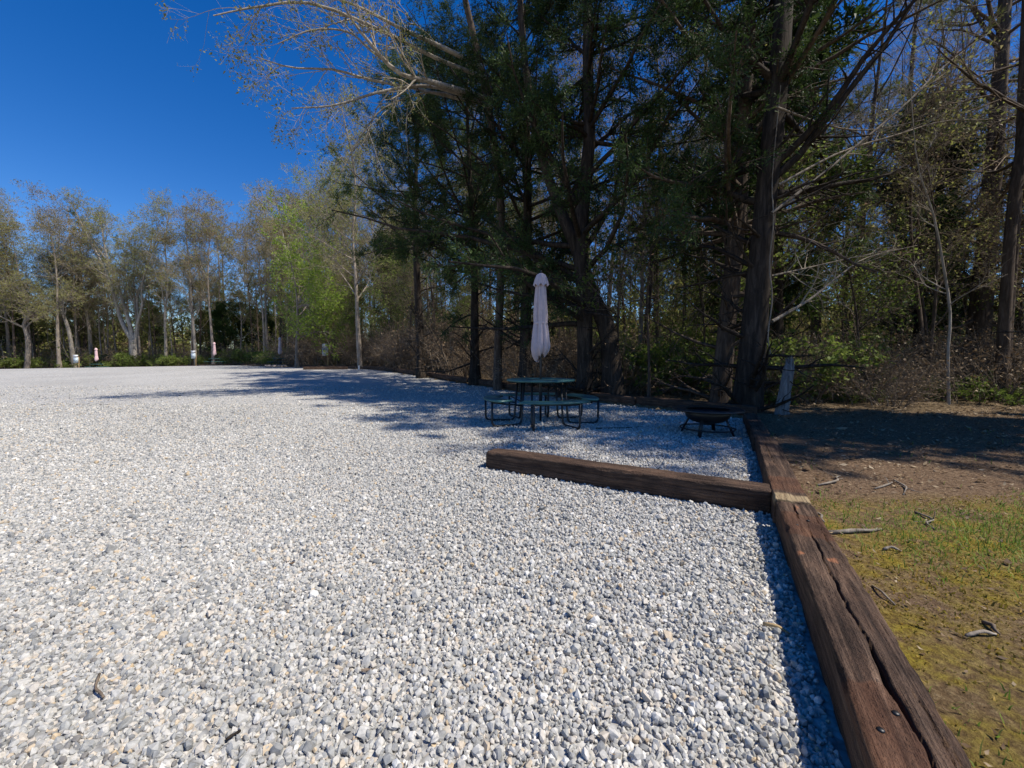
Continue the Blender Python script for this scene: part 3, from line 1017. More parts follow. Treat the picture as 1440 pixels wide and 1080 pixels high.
# its leaning neighbour
B = foot(1013, 9.2)
tr = poly([(0, 0, -0.3), (0.02, 0, 0.5), rel(1028, 400, 9.2, B), rel(1043, 240, 9.2, B), rel(1052, 60, 9.2, B), rel(1060, -250, 9.3, B), rel(1062, -420, 9.3, B)], [0.3, 0.21, 0.18, 0.165, 0.14, 0.1, 0.03])
s1b = cedar_set(22, 13, 0.22, 5.0, 2.9, trunk=tr, dens=1.1, skip=lambda p: (p[:, 0] > 1.0) & (p[:, 2] < 9.5), dead=22, bark='bark_brown')
plant('cedar_tree', s1b, B[0], B[1], 0, 1, 'slimmer leaning cedar standing just behind the thick furrowed cedar', 'tree')
# the cedar on two stems that join
B = foot(823, 11.0)
tr = poly([(0, 0, -0.3), (0, 0, 0.4), rel(822, 420, 11, B), rel(815, 330, 11, B), rel(828, 200, 11, B), rel(826, 40, 11, B), rel(830, -260, 11, B)], [0.32, 0.22, 0.2, 0.2, 0.16, 0.12, 0.03])
s2 = cedar_set(23, 12.5, 0.24, 3.4, 3.4, trunk=tr, dens=1.7, dead=22, k=14)
e2 = plant('cedar_tree', s2, B[0], B[1], 0, 1, 'dark cedar whose two stems join above the ground behind the picnic table', 'tree')
g = Geo()
ps, rs_ = poly([rel(862, 553, 10.9, B) - np.array([0, 0, 0.4]), rel(861, 520, 10.9, B), rel(852, 460, 10.95, B), rel(832, 415, 11, B), rel(812, 350, 11, B), rel(786, 290, 11, B), rel(757, 200, 11, B), rel(735, 60, 11.1, B), rel(725, -120, 11.2, B)], [0.36, 0.27, 0.22, 0.2, 0.17, 0.14, 0.11, 0.08, 0.03], 20)
g.tubes(ps, rs_, 14, flare=flutes(rng, 20, 14))
obj('trunk', g.build('trunk', M['bark_dark'], True), e2)
# cedar behind the parasol and its neighbours along the edge
for (px, Y, hh, rr, bare, reach, dens, seed, label) in (
        (741, 13.0, 14, 0.21, 3.2, 3.0, 1.6, 31, 'dark straight cedar trunk directly behind the closed lilac parasol'),
        (668, 15.2, 13.2, 0.17, 4.0, 3.5, 1.7, 32, 'dense dark cedar with drooping foliage left of the parasol'),
        (592, 18.3, 13.8, 0.2, 5.8, 3.8, 1.6, 33, 'outermost dark green cedar whose boughs hang over the lot')):
    B = foot(px, Y)
    s_ = cedar_set(seed, hh, rr, bare, reach, dens=dens, dead=18, lean=(-0.01, 0))
    plant('cedar_tree', s_, B[0], B[1], 0, 1, label, 'tree')

# pale tree arching over the lot
B = foot(700, 13.6)
limb = lambda pts, rad: poly(pts, rad, 14)
g = Geo(); b = Geo(); lf = Geo(); r = np.random.default_rng(5)
tr = poly([(0, 0, -0.3), (0, 0, 1.0), rel(705, 300, 13.4, B), rel(690, 170, 13.0, B), rel(668, 60, 12.6, B), rel(640, -60, 12.2, B), rel(610, -190, 12, B)], [0.2, 0.14, 0.13, 0.12, 0.1, 0.07, 0.03])
gt_ = Geo(); gt_.tubes(tr[0], tr[1], 10)
limbs = [([(690, 140, 12.8), (610, 116, 11.6), (560, 102, 11.0), (520, 60, 10.6), (490, 20, 10.3), (462, -40, 10)], 0.085),
         ([(680, 95, 12.6), (625, 68, 11.8), (560, 38, 11.2), (505, 10, 10.7), (450, -10, 10.2)], 0.08),
         ([(690, 150, 12.8), (610, 122, 11.8), (540, 128, 11.2), (470, 148, 10.7), (410, 152, 10.3)], 0.06),
         ([(685, 110, 12.7), (620, 85, 12.0), (540, 45, 11.0), (440, 5, 10.2), (360, 10, 9.7), (300, 22, 9.3)], 0.065),
         ([(690, 150, 12.8), (600, 128, 12), (520, 112, 11.5), (470, 98, 11), (410, 95, 10.6), (360, 80, 10.3)], 0.05),
         ([(560, 100, 11.0), (520, 70, 10.7), (490, 45, 10.4), (440, 42, 10), (390, 62, 9.8)], 0.035),
         ([(690, 160, 12.8), (620, 130, 12.1), (560, 142, 11.5), (520, 172, 11.2), (470, 260, 11)], 0.035)]
LP, LR = [], []
for pts, r0 in limbs:
    q = np.array([rel(*p_, B) for p_ in pts])
    pp, rr = poly(q, np.linspace(r0, 0.012, len(q)), 14)
    LP.append(pp[0]); LR.append(rr[0])
LP = np.array(LP); LR = np.array(LR)
g.tubes(LP, LR, 7)
P2, R2 = grow(r, LP, LR, 10, (0.25, 1.0), lambda t, i: 1.6 * (1.2 - 0.6 * t), 38, -0.01, 0.12, 7, 0.2, 0.5, 0.006)
P3, R3 = grow(r, P2, R2, 6, (0.2, 1.0), lambda t, i: 0.7 * (1.2 - 0.6 * t), 42, -0.03, 0.15, 5, 0.3, 0.6, 0.0035)
P4, R4 = grow(r, P3, R3, 3, (0.2, 1.0), lambda t, i: 0.3 * (1.2 - 0.6 * t), 42, -0.03, 0.15, 4, 0.3, 0.6, 0.002)
b.tubes(P2, R2, 4); b.tubes(P3, R3, 3); b.tubes(P4, R4, 3)
sprays(lf, r, P4, 4, 0.06, 0.034, 0.9, 0.3, 0.2, 0.3, 0.04)
M['bud_pale'] = mat_leaf('pale_bud', [(0.0, (0.14, 0.15, 0.04)), (0.5, (0.22, 0.22, 0.07)), (1.0, (0.34, 0.33, 0.16))], 0.5)
plant('arching_tree', {'trunk': gt_.build('trunk', M['bark_brown'], True), 'limbs': g.build('limbs', M['bark_pale'], True), 'branches': b.build('branches', M['twig_grey'], True), 'foliage': lf.build('foliage', M['bud_pale'])},
      B[0], B[1], 0, 1, 'pale barked tree arching its budding limbs out over the lot', 'tree')

# tall pine and the pale pair of stems at the right
B = foot(1372, 12.0)
s_ = pine_set(41, 19, 0.27, 7.0, 'bark_brown', 3.4, 34, (0.012, 0), (3, 10), (0.2, 0.012), 34)
plant('pine_tree', s_, B[0], B[1], 0, 1, 'thick straight pine trunk with dead side branches behind the dry brush', 'tree')
B = foot(1407, 8.6)
tr = poly([(0, 0, -0.3), (0.03, 0, 0.4), rel(1420, 330, 8.6, B), rel(1438, 210, 8.6, B), rel(1475, 60, 8.7, B), rel(1520, -150, 8.8, B), rel(1540, -420, 9, B)], [0.15, 0.105, 0.095, 0.088, 0.08, 0.06, 0.02])
s_ = bare_set(42, 11, 0.1, 0.4, 55, 'bark_brown', 'twig_brown', (10, 6, 5, 3), 1, 'bud', (0.04, 0.025), trunk=tr, lens=(0.28, 1.3, 0.7, 0.35), twig_r=0.003)
e = plant('leaning_tree', s_, B[0], B[1], 0, 1, 'grey twin stemmed tree leaning away beside the tall pine', 'tree')
g = Geo()
ps, rs_ = poly([rel(1413, 580, 8.9, B) - np.array([0, 0, 0.3]), rel(1415, 500, 8.9, B), rel(1424, 380, 8.9, B), rel(1432, 250, 8.9, B), rel(1440, 60, 9, B), rel(1450, -200, 9, B)], [0.12, 0.085, 0.075, 0.07, 0.06, 0.03], 12)
g.tubes(ps, rs_, 9)
obj('trunk', g.build('trunk', M['bark_brown'], True), e)
# pale sapling
B = foot(1338, 8.4)
tr = poly([(0, 0, -0.2), rel(1333, 500, 8.4, B), rel(1336, 440, 8.4, B), rel(1326, 370, 8.4, B), rel(1312, 300, 8.4, B), rel(1290, 230, 8.3, B), rel(1280, 120, 8.3, B)], [0.03, 0.026, 0.024, 0.022, 0.017, 0.012, 0.006])
s_ = bare_set(43, 5, 0.03, 0.3, 45, 'bark_pale', 'twig_grey', (9, 4, 3, 2), 0, trunk=tr, lens=(0.2, 0.4, 0.25, 0.15), twig_r=0.002)
plant('sapling', s_, B[0], B[1], 0, 1, 'thin crooked pale sapling in front of the thick pine', 'sapling')

# bright green young tree on the far bend
B = foot(418, 31.0)
s_ = bare_set(51, 9.6, 0.14, 0.2, 68, 'bark_grey', 'twig_grey', (20, 8, 6, 4), 4, 'spring', (0.14, 0.09), lens=(0.46, 1.9, 1.0, 0.5), up=-0.01)
plant('spring_tree', s_, B[0], B[1], 0.6, 1, 'bright yellow green young tree leafing out at the lot edge', 'tree')
B = foot(462, 36.5)
s_ = bare_set(52, 15, 0.16, 0.35, 40, 'bark_grey', 'twig_grey', (15, 8, 6, 4), 1, 'spring', (0.13, 0.08), lens=(0.36, 2.1, 1.0, 0.5))
plant('spring_tree', s_, B[0], B[1], 2.0, 1, 'taller pale green tree rising behind the bright young tree', 'tree')

# far trees with trunks of their own
B = foot(190, 49.5)
tr = poly([(0, 0, -0.3), (0, 0, 1.2), rel(188, 478, 49.5, B)], [0.66, 0.5, 0.46], 6)
g = Geo()
g.tubes(tr[0], tr[1], 10)
LP, LR = [], []
for pts, r0 in (([(187, 480), (172, 455), (163, 430), (150, 385), (120, 330), (100, 290)], 0.28), ([(188, 480), (178, 440), (165, 400), (150, 360), (140, 300)], 0.25),
                ([(190, 480), (194, 450), (192, 420), (205, 380), (215, 320)], 0.26), ([(191, 478), (195, 455), (203, 430), (206, 395), (230, 330)], 0.17)):
    q = np.array([rel(*p_, 49.5, B) for p_ in pts]); q[:, 1] += np.linspace(0, r0 * 8 - 2, len(q))
    pp, rr = poly(q, np.linspace(r0, 0.05, len(q)), 14); LP.append(pp[0]); LR.append(rr[0])
LP = np.array(LP); LR = np.array(LR)
s_ = bare_set(53, 16, 0.3, 0.35, 42, 'bark_pale', 'twig_grey', (9, 7, 6, 4), 3, 'bud', (0.11, 0.07), trunk=(LP, LR), lens=(0.26, 2.0, 1.1, 0.6), twig_r=0.008)
e = plant('forked_tree', s_, B[0], B[1], 0, 1, 'pale tree with a stout bole forking low into several limbs', 'tree')
obj('bole', g.build('bole', M['bark_pale'], True), e)
for (px, Y, pts, r0, seed, bk, label) in (
        (106, 48.5, [(98, 470), (90, 445), (85, 430), (80, 380), (85, 320)], 0.2, 54, 'bark_pale', 'pale slanting tree beside the hookup box near the far pink parasol'),
        (38, 47.0, [(40, 480), (34, 455), (42, 435), (30, 400), (18, 340)], 0.24, 55, 'bark_grey', 'crooked grey tree with spreading low limbs in the far edging'),
        (128, 52.0, [(126, 470), (120, 430), (113, 400), (100, 350), (95, 290)], 0.2, 56, 'bark_grey', 'grey trunk standing behind the far pink parasol'),
        (233, 48.8, [(233, 480), (232, 440), (236, 400), (232, 340), (238, 300)], 0.15, 57, 'bark_pale', 'slim straight pale tree between the forked tree and a hookup box'),
        (276, 48.6, [(273, 470), (270, 440), (268, 400), (262, 330), (262, 290)], 0.16, 58, 'bark_pale', 'slim pale tree rising right behind the second hookup box'),
        (420, 38.5, [(414, 480), (412, 440), (412, 400), (402, 350), (390, 290)], 0.14, 59, 'bark_pale', 'slim white trunk below the bright green crown'),
        (507, 27.0, [(504, 470), (502, 430), (500, 390), (496, 330), (500, 250), (480, 150)], 0.14, 60, 'bark_grey', 'grey trunk with a low side limb at the bend of the tie row')):
    B = foot(px, Y)
    tr = poly([(0, 0, -0.3)] + [rel(*p_, Y, B) for p_ in pts], np.linspace(r0 * 1.15, 0.03, len(pts) + 1), 14)
    hh = tr[0][0, -1, 2]
    s_ = bare_set(seed, hh, r0, 0.3, 48, bk, 'twig_grey', (16, 7, 6, 4), 3, 'bud', (0.1, 0.065), trunk=tr, lens=(0.3, 1.8, 1.0, 0.5), twig_r=0.007)
    plant('bare_tree', s_, B[0], B[1], 0, 1, label, 'tree')

# ---- the woods: kinds copied many times
K = {}
K['bareA'] = bare_set(71, 17, 0.17, 0.35, 36, 'bark_grey', 'twig_grey', (16, 7, 6, 4), 3, 'bud', (0.1, 0.065), lens=(0.33, 1.9, 1.0, 0.5), twig_r=0.006)
K['bareB'] = bare_set(72, 19, 0.15, 0.45, 30, 'bark_brown', 'twig_brown', (16, 7, 6, 4), 3, 'bud', (0.1, 0.065), lens=(0.28, 1.8, 1.0, 0.5), twig_r=0.006, lean=(0.03, 0))
K['bareC'] = bare_set(73, 14, 0.12, 0.3, 44, 'bark_grey', 'twig_brown', (16, 7, 6, 4), 2, 'bud', (0.09, 0.06), lens=(0.36, 1.7, 0.9, 0.45), twig_r=0.005, lean=(-0.04, 0.02))
K['bareD'] = bare_set(76, 15, 0.13, 0.3, 46, 'bark_brown', 'twig_grey', (18, 7, 6, 3), 0, lens=(0.34, 1.7, 0.9, 0.45), twig_r=0.005, lean=(0.04, 0.0))
K['bareE'] = bare_set(77, 17, 0.14, 0.3, 50, 'bark_grey', 'twig_brown', (18, 7, 6, 3), 0, lens=(0.3, 1.6, 0.9, 0.45), twig_r=0.005, lean=(-0.03, 0.02))
K['pineA'] = pine_set(81, 21, 0.2, 10.0, 'bark_brown', 3.0, 40, (0, 0), (4, 12), (0.26, 0.02), 12)
K['pineB'] = pine_set(82, 18, 0.17, 7.0, 'bark_brown', 2.7, 42, (0.01, 0), (4, 12), (0.26, 0.02), 14)
K['pineC'] = pine_set(83, 13, 0.13, 3.5, 'bark_brown', 2.4, 44, (0, 0), (4, 12), (0.24, 0.02), 6)
K['cedarA'] = cedar_set(84, 11, 0.15, 1.8, 2.0, dens=1.1, dead=10, leaf=(0.17, 0.045), nleaf=13)
K['cedarB'] = cedar_set(85, 9, 0.12, 1.0, 1.7, dens=1.0, dead=8, leaf=(0.17, 0.045), nleaf=13)
K['thin'] = bare_set(74, 8, 0.05, 0.2, 40, 'bark_brown', 'twig_brown', (14, 6, 4, 3), 1, 'bud', (0.06, 0.045), lens=(0.22, 0.8, 0.5, 0.3), twig_r=0.003, lean=(0.05, 0.02))
K['thinG'] = bare_set(75, 6, 0.04, 0.15, 45, 'bark_brown', 'twig_brown', (14, 6, 4, 3), 2, 'shrub', (0.08, 0.055), lens=(0.24, 0.8, 0.5, 0.3), twig_r=0.003)
INFO = {'bareD': ('bare_tree', 'leafless brown tree with wide grey twigs'), 'bareE': ('bare_tree', 'leafless grey tree with level limbs'),
    'bareA': ('bare_tree', 'bare grey barked tree with brownish buds'), 'bareB': ('bare_tree', 'tall narrow bare brown barked tree'), 'bareC': ('bare_tree', 'leaning bare tree with spreading limbs'),
    'pineA': ('pine_tree', 'tall pine with high olive crown'), 'pineB': ('pine_tree', 'olive green pine of middling height'), 'pineC': ('pine_tree', 'short bushy olive green pine'),
    'cedarA': ('cedar_tree', 'dark green cedar'), 'cedarB': ('cedar_tree', 'small dark cedar'),
    'thin': ('thin_tree', 'thin bare brown understory tree'), 'thinG': ('thin_tree', 'thin understory tree with fresh green leaves')}
rp = np.random.default_rng(77)
PLACED = []
def scatter(kinds, weights, n, xy, where, sc=(0.8, 1.15), mind=1.3, tries=60):
    done = 0
    for _ in range(n * tries):
        if done >= n: break
        x, y = xy()
        if any((x - a) ** 2 + (y - b_) ** 2 < mind * mind for a, b_ in PLACED): continue
        k = rp.choice(kinds, p=np.array(weights) / np.sum(weights))
        nm, lab = INFO[k]
        plant(nm, K[k], x, y, rp.uniform(0, TAU), rp.uniform(*sc), lab + ' ' + where, 'tree', lab + ' ' + where)
        PLACED.append((x, y)); done += 1
    return done

def along(path, d0, d1):
    path = np.array(path, float)
    seg = np.linalg.norm(np.diff(path, axis=0), axis=1); cs = np.concatenate([[0], np.cumsum(seg)])
    def f():
        s = rp.uniform(0, cs[-1]); i = min(np.searchsorted(cs, s, side='right') - 1, len(seg) - 1)
        d = (path[i + 1] - path[i]) / seg[i]
        q = path[i] + d * (s - cs[i])
        nn = np.array([d[1], -d[0]])
        q = q + nn * rp.uniform(d0, d1)
        return float(q[0]), float(q[1])
    return f

# woods behind the picnic table
wp = [C0, EG[2], EG[3]]
scatter(['thin', 'thinG', 'cedarB'], [4, 3, 1], 34, along(wp, 0.9, 6), 'in the woods behind the picnic table', (0.7, 1.2), 0.7)
scatter(['bareD', 'bareE', 'bareC', 'thinG'], [2, 2, 1, 3], 22, along(wp, 3.5, 11), 'in the woods behind the picnic table', (0.8, 1.15), 1.5)
scatter(['bareD', 'bareB', 'pineA', 'pineC'], [2, 2, 1.5, 2.5], 32, along(wp, 10, 30), 'in the woods behind the picnic table', (0.8, 1.15), 1.8)
# woods to the right of the stump
wr = [np.array([18.0, 6.5]), C0 + np.array([1.2, 1.2])]
scatter(['thin', 'thinG', 'cedarB'], [5, 2, 0.5], 28, along(wr, 0.5, 8), 'in the woods beyond the stump', (0.7, 1.2), 0.9)
scatter(['bareD', 'bareE'], [1, 1], 16, along([np.array([24.0, 8]), np.array([5.0, 9.0])], 2.5, 13), 'in the woods beyond the stump', (0.75, 1.1), 1.6)
scatter(['bareD', 'bareE', 'pineA', 'pineC'], [2, 2, 1.2, 2.5], 24, along([np.array([26.0, 12]), np.array([5.0, 11.0])], 9, 30), 'in the woods beyond the stump', (0.75, 1.1), 1.6)
# trees at the right out of the picture, whose shade falls on the soil
for (x, y, k, s) in ((9.6, 3.7, 'pineB', 1.0), (11.6, 3.2, 'pineB', 1.0), (14.4, 3.2, 'pineB', 0.9), (10.3, 4.5, 'cedarA', 1.1), (12.4, 4.8, 'bareD', 1.0), (10.4, 5.4, 'bareE', 0.85)):
    plant(INFO[k][0], K[k], x, y, rp.uniform(0, TAU), s, INFO[k][1] + ' at the end of the bare soil', 'tree', INFO[k][1] + ' at the end of the bare soil')
# far tree line
fp = [EG[3], EG[4], EG[5], EG[6], EG[7]]
scatter(['bareA', 'bareB', 'bareC'], [3, 2, 3], 74, along(fp, 1.0, 9), 'in the far tree line across the lot', (0.6, 1.15), 1.4)
scatter(['pineA', 'pineB', 'pineC', 'cedarA'], [3, 3, 4, 1.5], 80, along(fp, 6, 26), 'in the far tree line across the lot', (0.7, 1.15), 1.8)

scatter(['pineC', 'cedarA', 'cedarB'], [4, 1, 2], 60, along(fp, 12, 42), 'in the far tree line across the lot', (0.7, 1.0), 1.6)
scatter(['pineC', 'cedarB'], [4, 2], 26, along([np.array([40.0, 10]), C0, EG[2], EG[3]], 22, 46), 'deep at the back of the woods', (0.7, 1.0), 1.8)

scatter(['pineC', 'cedarB', 'bareC'], [4, 1, 2], 44, along(fp, 4, 14), 'in the far tree line across the lot', (0.6, 0.95), 1.3)
scatter(['thin', 'thinG'], [3, 3], 30, along([EG[2] * 0.6 + C0 * 0.4, EG[2], EG[3]], 0.8, 5), 'along the shaded bend of the tie row', (0.7, 1.2), 0.7)

# ------------------------------------------------------------------ undergrowth
S = {}
S['green'] = [shrub_set(91 + i, 1.2, 18, 0.8, 5, 'shrub', (0.09, 0.055)) for i in range(2)]
S['twig'] = [shrub_set(95 + i, 1.5, 22, 0.9, 1, 'dry', (0.05, 0.035), 'twig_brown', 0.5, (9, 5)) for i in range(2)]
S['greytwig'] = [shrub_set(98, 1.3, 20, 1.1, 0, 'dry', (0.05, 0.03), 'twig_grey', 0.5, (9, 5))]
S['low'] = [shrub_set(99, 0.6, 20, 1.2, 4, 'shrub', (0.06, 0.04), 'twig_brown', 0.4, (7, 4))]
def shrubs(kind, n, xy, label, sc, mind=0.5):
    done = 0; pl = []
    for _ in range(n * 40):
        if done >= n: break
        x, y = xy()
        if lot_dist(x, y) < 0.35 or any((x - a) ** 2 + (y - b_) ** 2 < mind * mind for a, b_ in pl): continue
        pl.append((x, y)); done += 1
        v = S[kind][done % len(S[kind])]
        plant('shrub', v, x, y, rp.uniform(0, TAU), rp.uniform(*sc), label, 'shrub', label)
shrubs('twig', 44, along([C0, EG[2], EG[3]], 0.9, 5.5), 'leafless brown thicket shrub along the foot of the woods', (0.7, 1.3))
shrubs('twig', 40, along([EG[2] * 0.5 + C0 * 0.5, EG[2], EG[3]], 0.9, 6), 'tall brown thicket shrub at the bend of the tie row', (1.2, 2.2))
shrubs('green', 40, along([C0, EG[2], EG[3]], 2.4, 9), 'leafy green shrub among the trunks behind the picnic table', (0.7, 1.3))
shrubs('twig', 22, along(wr, -0.4, 6), 'tangled brown thicket shrub beyond the stump', (0.6, 1.1))
shrubs('greytwig', 14, along(wr, -0.6, 3), 'low tangle of grey dead twigs beside the stump', (0.6, 1.1))
shrubs('low', 30, along(wr, 0.6, 8), 'low green shrub in the dry litter beyond the stump', (0.6, 1.2))
shrubs('green', 14, along(wr, 3, 12), 'leafy green shrub deep in the woods beyond the stump', (0.8, 1.5))
shrubs('green', 46, along(fp, 0.8, 4), 'low green shrub along the far edging', (0.8, 1.5), 0.8)
shrubs('twig', 36, along(fp, 1.5, 9), 'brown thicket shrub below the far trees', (1.0, 1.8), 0.9)

# dense thicket deeper in the woods: too tangled to count
def thicket(name, label, n, xys, hh, leafn, mats, seed, lsize, tw=0.006):
    r = np.random.default_rng(seed)
    q = np.array([f() for f in xys for _ in range(n // len(xys))])
    q = q[lot_dist(q[:, 0], q[:, 1]) > 0.6]
    k = len(q); m = 4
    P = np.zeros((k, m, 3)); P[:, 0, :2] = q; P[:, 0, 2] = g_soil(q[:, 0], q[:, 1]) - 0.05
    d = nrm(r.normal(0, 0.35, (k, 3)) + np.array([0, 0, 1.0]))
    L = r.uniform(hh[0], hh[1], k) * r.uniform(0.5, 1, k)
    for j in range(1, m):
        d = nrm(d + r.normal(0, 0.12, (k, 3))); P[:, j] = P[:, j - 1] + d * (L / (m - 1))[:, None]
    R = (tw + 0.004 * L)[:, None] * np.linspace(1, 0.3, m)[None]
    P1, R1 = grow(r, P, R, 4, (0.2, 1.0), lambda t, i: 0.3 * L[i] * (1.2 - 0.6 * t), 48, 0.0, 0.18, 3, 0.3, 0.6, tw * 0.5)
    b = Geo(); b.tubes(P, R, 3); b.tubes(P1, R1, 3)
    e = empty(name, (0, 0, 0)); tag(e, label, 'thicket', None, 'stuff')
    o = obj('stems', b.build('stems', M[mats[0]], True), e); tag(o, kind='stuff')
    lf = Geo(); sprays(lf, r, P1, leafn, lsize[0], lsize[1], 0.9, 0.3, 0.1, 0.1, 0.22, tri=(lsize[0] > 0.18))
    o = obj('foliage', lf.build('foliage', M[mats[1]]), e); tag(o, kind='stuff')
thicket('thicket', 'brown tangled thicket deep in the woods', 1400, [along([C0, EG[2], EG[3]], 5, 26), along([np.array([34.0, 8]), C0], 4, 26)], (1.2, 4.5), 2, ('twig_brown', 'bud'), 61, (0.12, 0.08))
thicket('thicket', 'olive green thicket deep in the woods', 1200, [along([C0, EG[2], EG[3]], 4, 28), along([np.array([34.0, 8]), C0], 5, 28)], (1.0, 4.0), 5, ('twig_brown', 'shrub'), 62, (0.13, 0.085))
thicket('thicket', 'brown thicket below the far tree line', 1300, [along(fp, 3, 24)], (1.5, 6.0), 2, ('twig_grey', 'bud'), 63, (0.2, 0.14), 0.012)
thicket('thicket', 'green thicket below the far tree line', 1000, [along(fp, 2, 26)], (1.0, 4.0), 5, ('twig_grey', 'shrub'), 64, (0.2, 0.14), 0.012)
thicket('thicket', 'tall hazy olive undergrowth at the back of the woods', 1100, [along([C0, EG[2], EG[3]], 18, 46), along([np.array([60.0, 8]), C0], 18, 46)], (3.0, 8.0), 11, ('twig_brown', 'bud'), 65, (0.34, 0.22), 0.012)
thicket('thicket', 'tall brown undergrowth behind the far tree line', 1300, [along(fp, 16, 44)], (3.0, 11.0), 14, ('twig_grey', 'bud'), 66, (0.45, 0.3), 0.015)

# ------------------------------------------------------------------ leaf litter, grass, moss
def scatter_xy(n, fn):
    q = np.array([fn() for _ in range(n)])
    return q[lot_dist(q[:, 0], q[:, 1]) > 0.16]
r = np.random.default_rng(8)
def near_soil():
    y = r.uniform(0.6, 7.5)
    x = b0[0] + E[0] / E[1] * (y - b0[1]) + r.uniform(0.28, 8)
    return (x, y)
def litter(q, size):
    k = len(q)
    z = g_soil(q[:, 0], q[:, 1]) + r.uniform(0.002, 0.02, k)
    c = np.column_stack([q, z])
    a = r.uniform(0, TAU, k)
    d = nrm(np.column_stack([np.cos(a), np.sin(a), r.normal(0, 0.25, k)]))
    s = nrm(np.cross(np.array([0, 0, 1.0]) + r.normal(0, 0.35, (k, 3)), d))
    up = np.cross(d, s)
    L = (size * np.exp(r.normal(0, 0.35, k)))[:, None]; W = L * r.uniform(0.25, 0.6, k)[:, None]
    cu = r.uniform(0.0, 0.3, k)[:, None] * L
    V = np.stack([c - d * L / 2 + up * cu, c + s * W / 2 + up * cu * 0.3, c + d * L / 2 + up * cu, c - s * W / 2 + up * cu * 0.3], 1)
    base = np.arange(k)[:, None] * 4
    t1 = base + np.array([[0, 3, 1]]); t2 = base + np.array([[1, 3, 2]])
    return V.reshape(-1, 3), [t1, t2], np.repeat(r.uniform(0, 1, k), 4)
g = Geo()
q = scatter_xy(16000, near_soil)
q = q[(r.uniform(0, 1, len(q)) < 0.35 + 0.65 * sstep(2.0, 4.5, q[:, 1]))]
g.add(*litter(q, 0.024))
q = scatter_xy(6000, near_soil); q = q[q[:, 1] > 3.0]
g.add(*litter(q, 0.042))
fwd = along(wr, -1.2, 14); fwb = along([C0, EG[2], EG[3]], 0.2, 12)
g.add(*litter(scatter_xy(20000, fwd), 0.06))
g.add(*litter(scatter_xy(14000, fwb), 0.09))
tag(obj('leaf_litter', g.build('leaf_litter', M['dry'])), 'dry brown fallen leaves over the forest floor', 'leaf litter', None, 'stuff')
# crumbs of bark and leaf blown over the gravel
g = Geo()
q = np.column_stack([r.uniform(-8, 6, 900), r.uniform(0.6, 7, 900)])
q = q[(lot_dist(q[:, 0], q[:, 1]) < -0.03) & (r.uniform(0, 1, 900) < 0.25 + 0.75 * np.exp(lot_dist(q[:, 0], q[:, 1]) / 0.5))]
V_, F_, T_ = litter(q, 0.022)
V_[:, 2] = V_[:, 2] - np.repeat(g_soil(q[:, 0], q[:, 1]) - g_lot(q[:, 0], q[:, 1]), 4) + 0.012
g.add(V_, F_, T_)
tag(obj('leaf_crumbs', g.build('leaf_crumbs', M['dry'])), 'brown crumbs of leaf and bark blown over the gravel', 'leaf litter', None, 'stuff')

def blades(q, h, w, lean=0.5):
    k = len(q)
    c = np.column_stack([q, g_soil(q[:, 0], q[:, 1]) - 0.005])
    a = r.uniform(0, TAU, k)
    s = np.column_stack([np.cos(a), np.sin(a), np.zeros(k)])
    L = (h * np.exp(r.normal(0, 0.35, k)))[:, None]
    b_ = r.uniform(0, TAU, k)
    dl_ = np.column_stack([np.cos(b_), np.sin(b_), np.zeros(k)]) * r.uniform(0, lean, k)[:, None]
    up = np.array([0, 0, 1.0])
    m_ = c + L * 0.55 * nrm(up + dl_ * 0.6); t_ = m_ + L * 0.45 * nrm(up * 0.6 + dl_ * 1.6)
    V = np.stack([c - s * w, c + s * w, m_ + s * w * 0.7, m_ - s * w * 0.7, t_], 1)
    base = np.arange(k)[:, None] * 5
    tone = np.repeat(r.uniform(0, 1, k), 5)
    return V.reshape(-1, 3), [base + np.array([[0, 1, 2, 3]]), base + np.array([[3, 2, 4]])], tone
def patch_noise(q, f, seed):
    return np.array([mnoise.noise((x * f + seed, y * f, seed)) for x, y in q])
g = Geo()
q = scatter_xy(60000, lambda: (r.uniform(1.0, 5.5), r.uniform(0.6, 3.2)))
pn = patch_noise(q, 1.1, 3.0)
dd_ = lot_dist(q[:, 0], q[:, 1])
gm = (0.35 * pn + 0.9 * np.exp(-((q[:, 0] - 3.4) / 1.1) ** 2 - ((q[:, 1] - 2.25) / 0.5) ** 2) - 0.2 > r.uniform(-0.1, 0.55, len(q)))
g.add(*blades(q[gm], 0.034, 0.0026, 1.5))
q2 = scatter_xy(500, lambda: (r.uniform(1.8, 9), r.uniform(3.0, 6)))
g.add(*blades(q2[patch_noise(q2, 1.6, 9) > 0.15], 0.05, 0.003, 1.0))
tag(obj('grass', g.build('grass', M['grass'])), 'short green grass growing on the soil beside the split tie', 'grass', None, 'stuff')
g = Geo()
q = scatter_xy(40000, lambda: (r.uniform(0.9, 5.0), r.uniform(0.6, 3.0)))
pn = patch_noise(q, 1.4, 6.0)
q = q[(pn > r.uniform(-0.35, 0.3, len(q))) & (q[:, 1] < 2.9)]
g.add(*blades(q, 0.015, 0.0042, 1.6))
tag(obj('moss', g.build('moss', M['moss'])), 'yellow green moss carpet beside the split tie', 'moss', None, 'stuff')

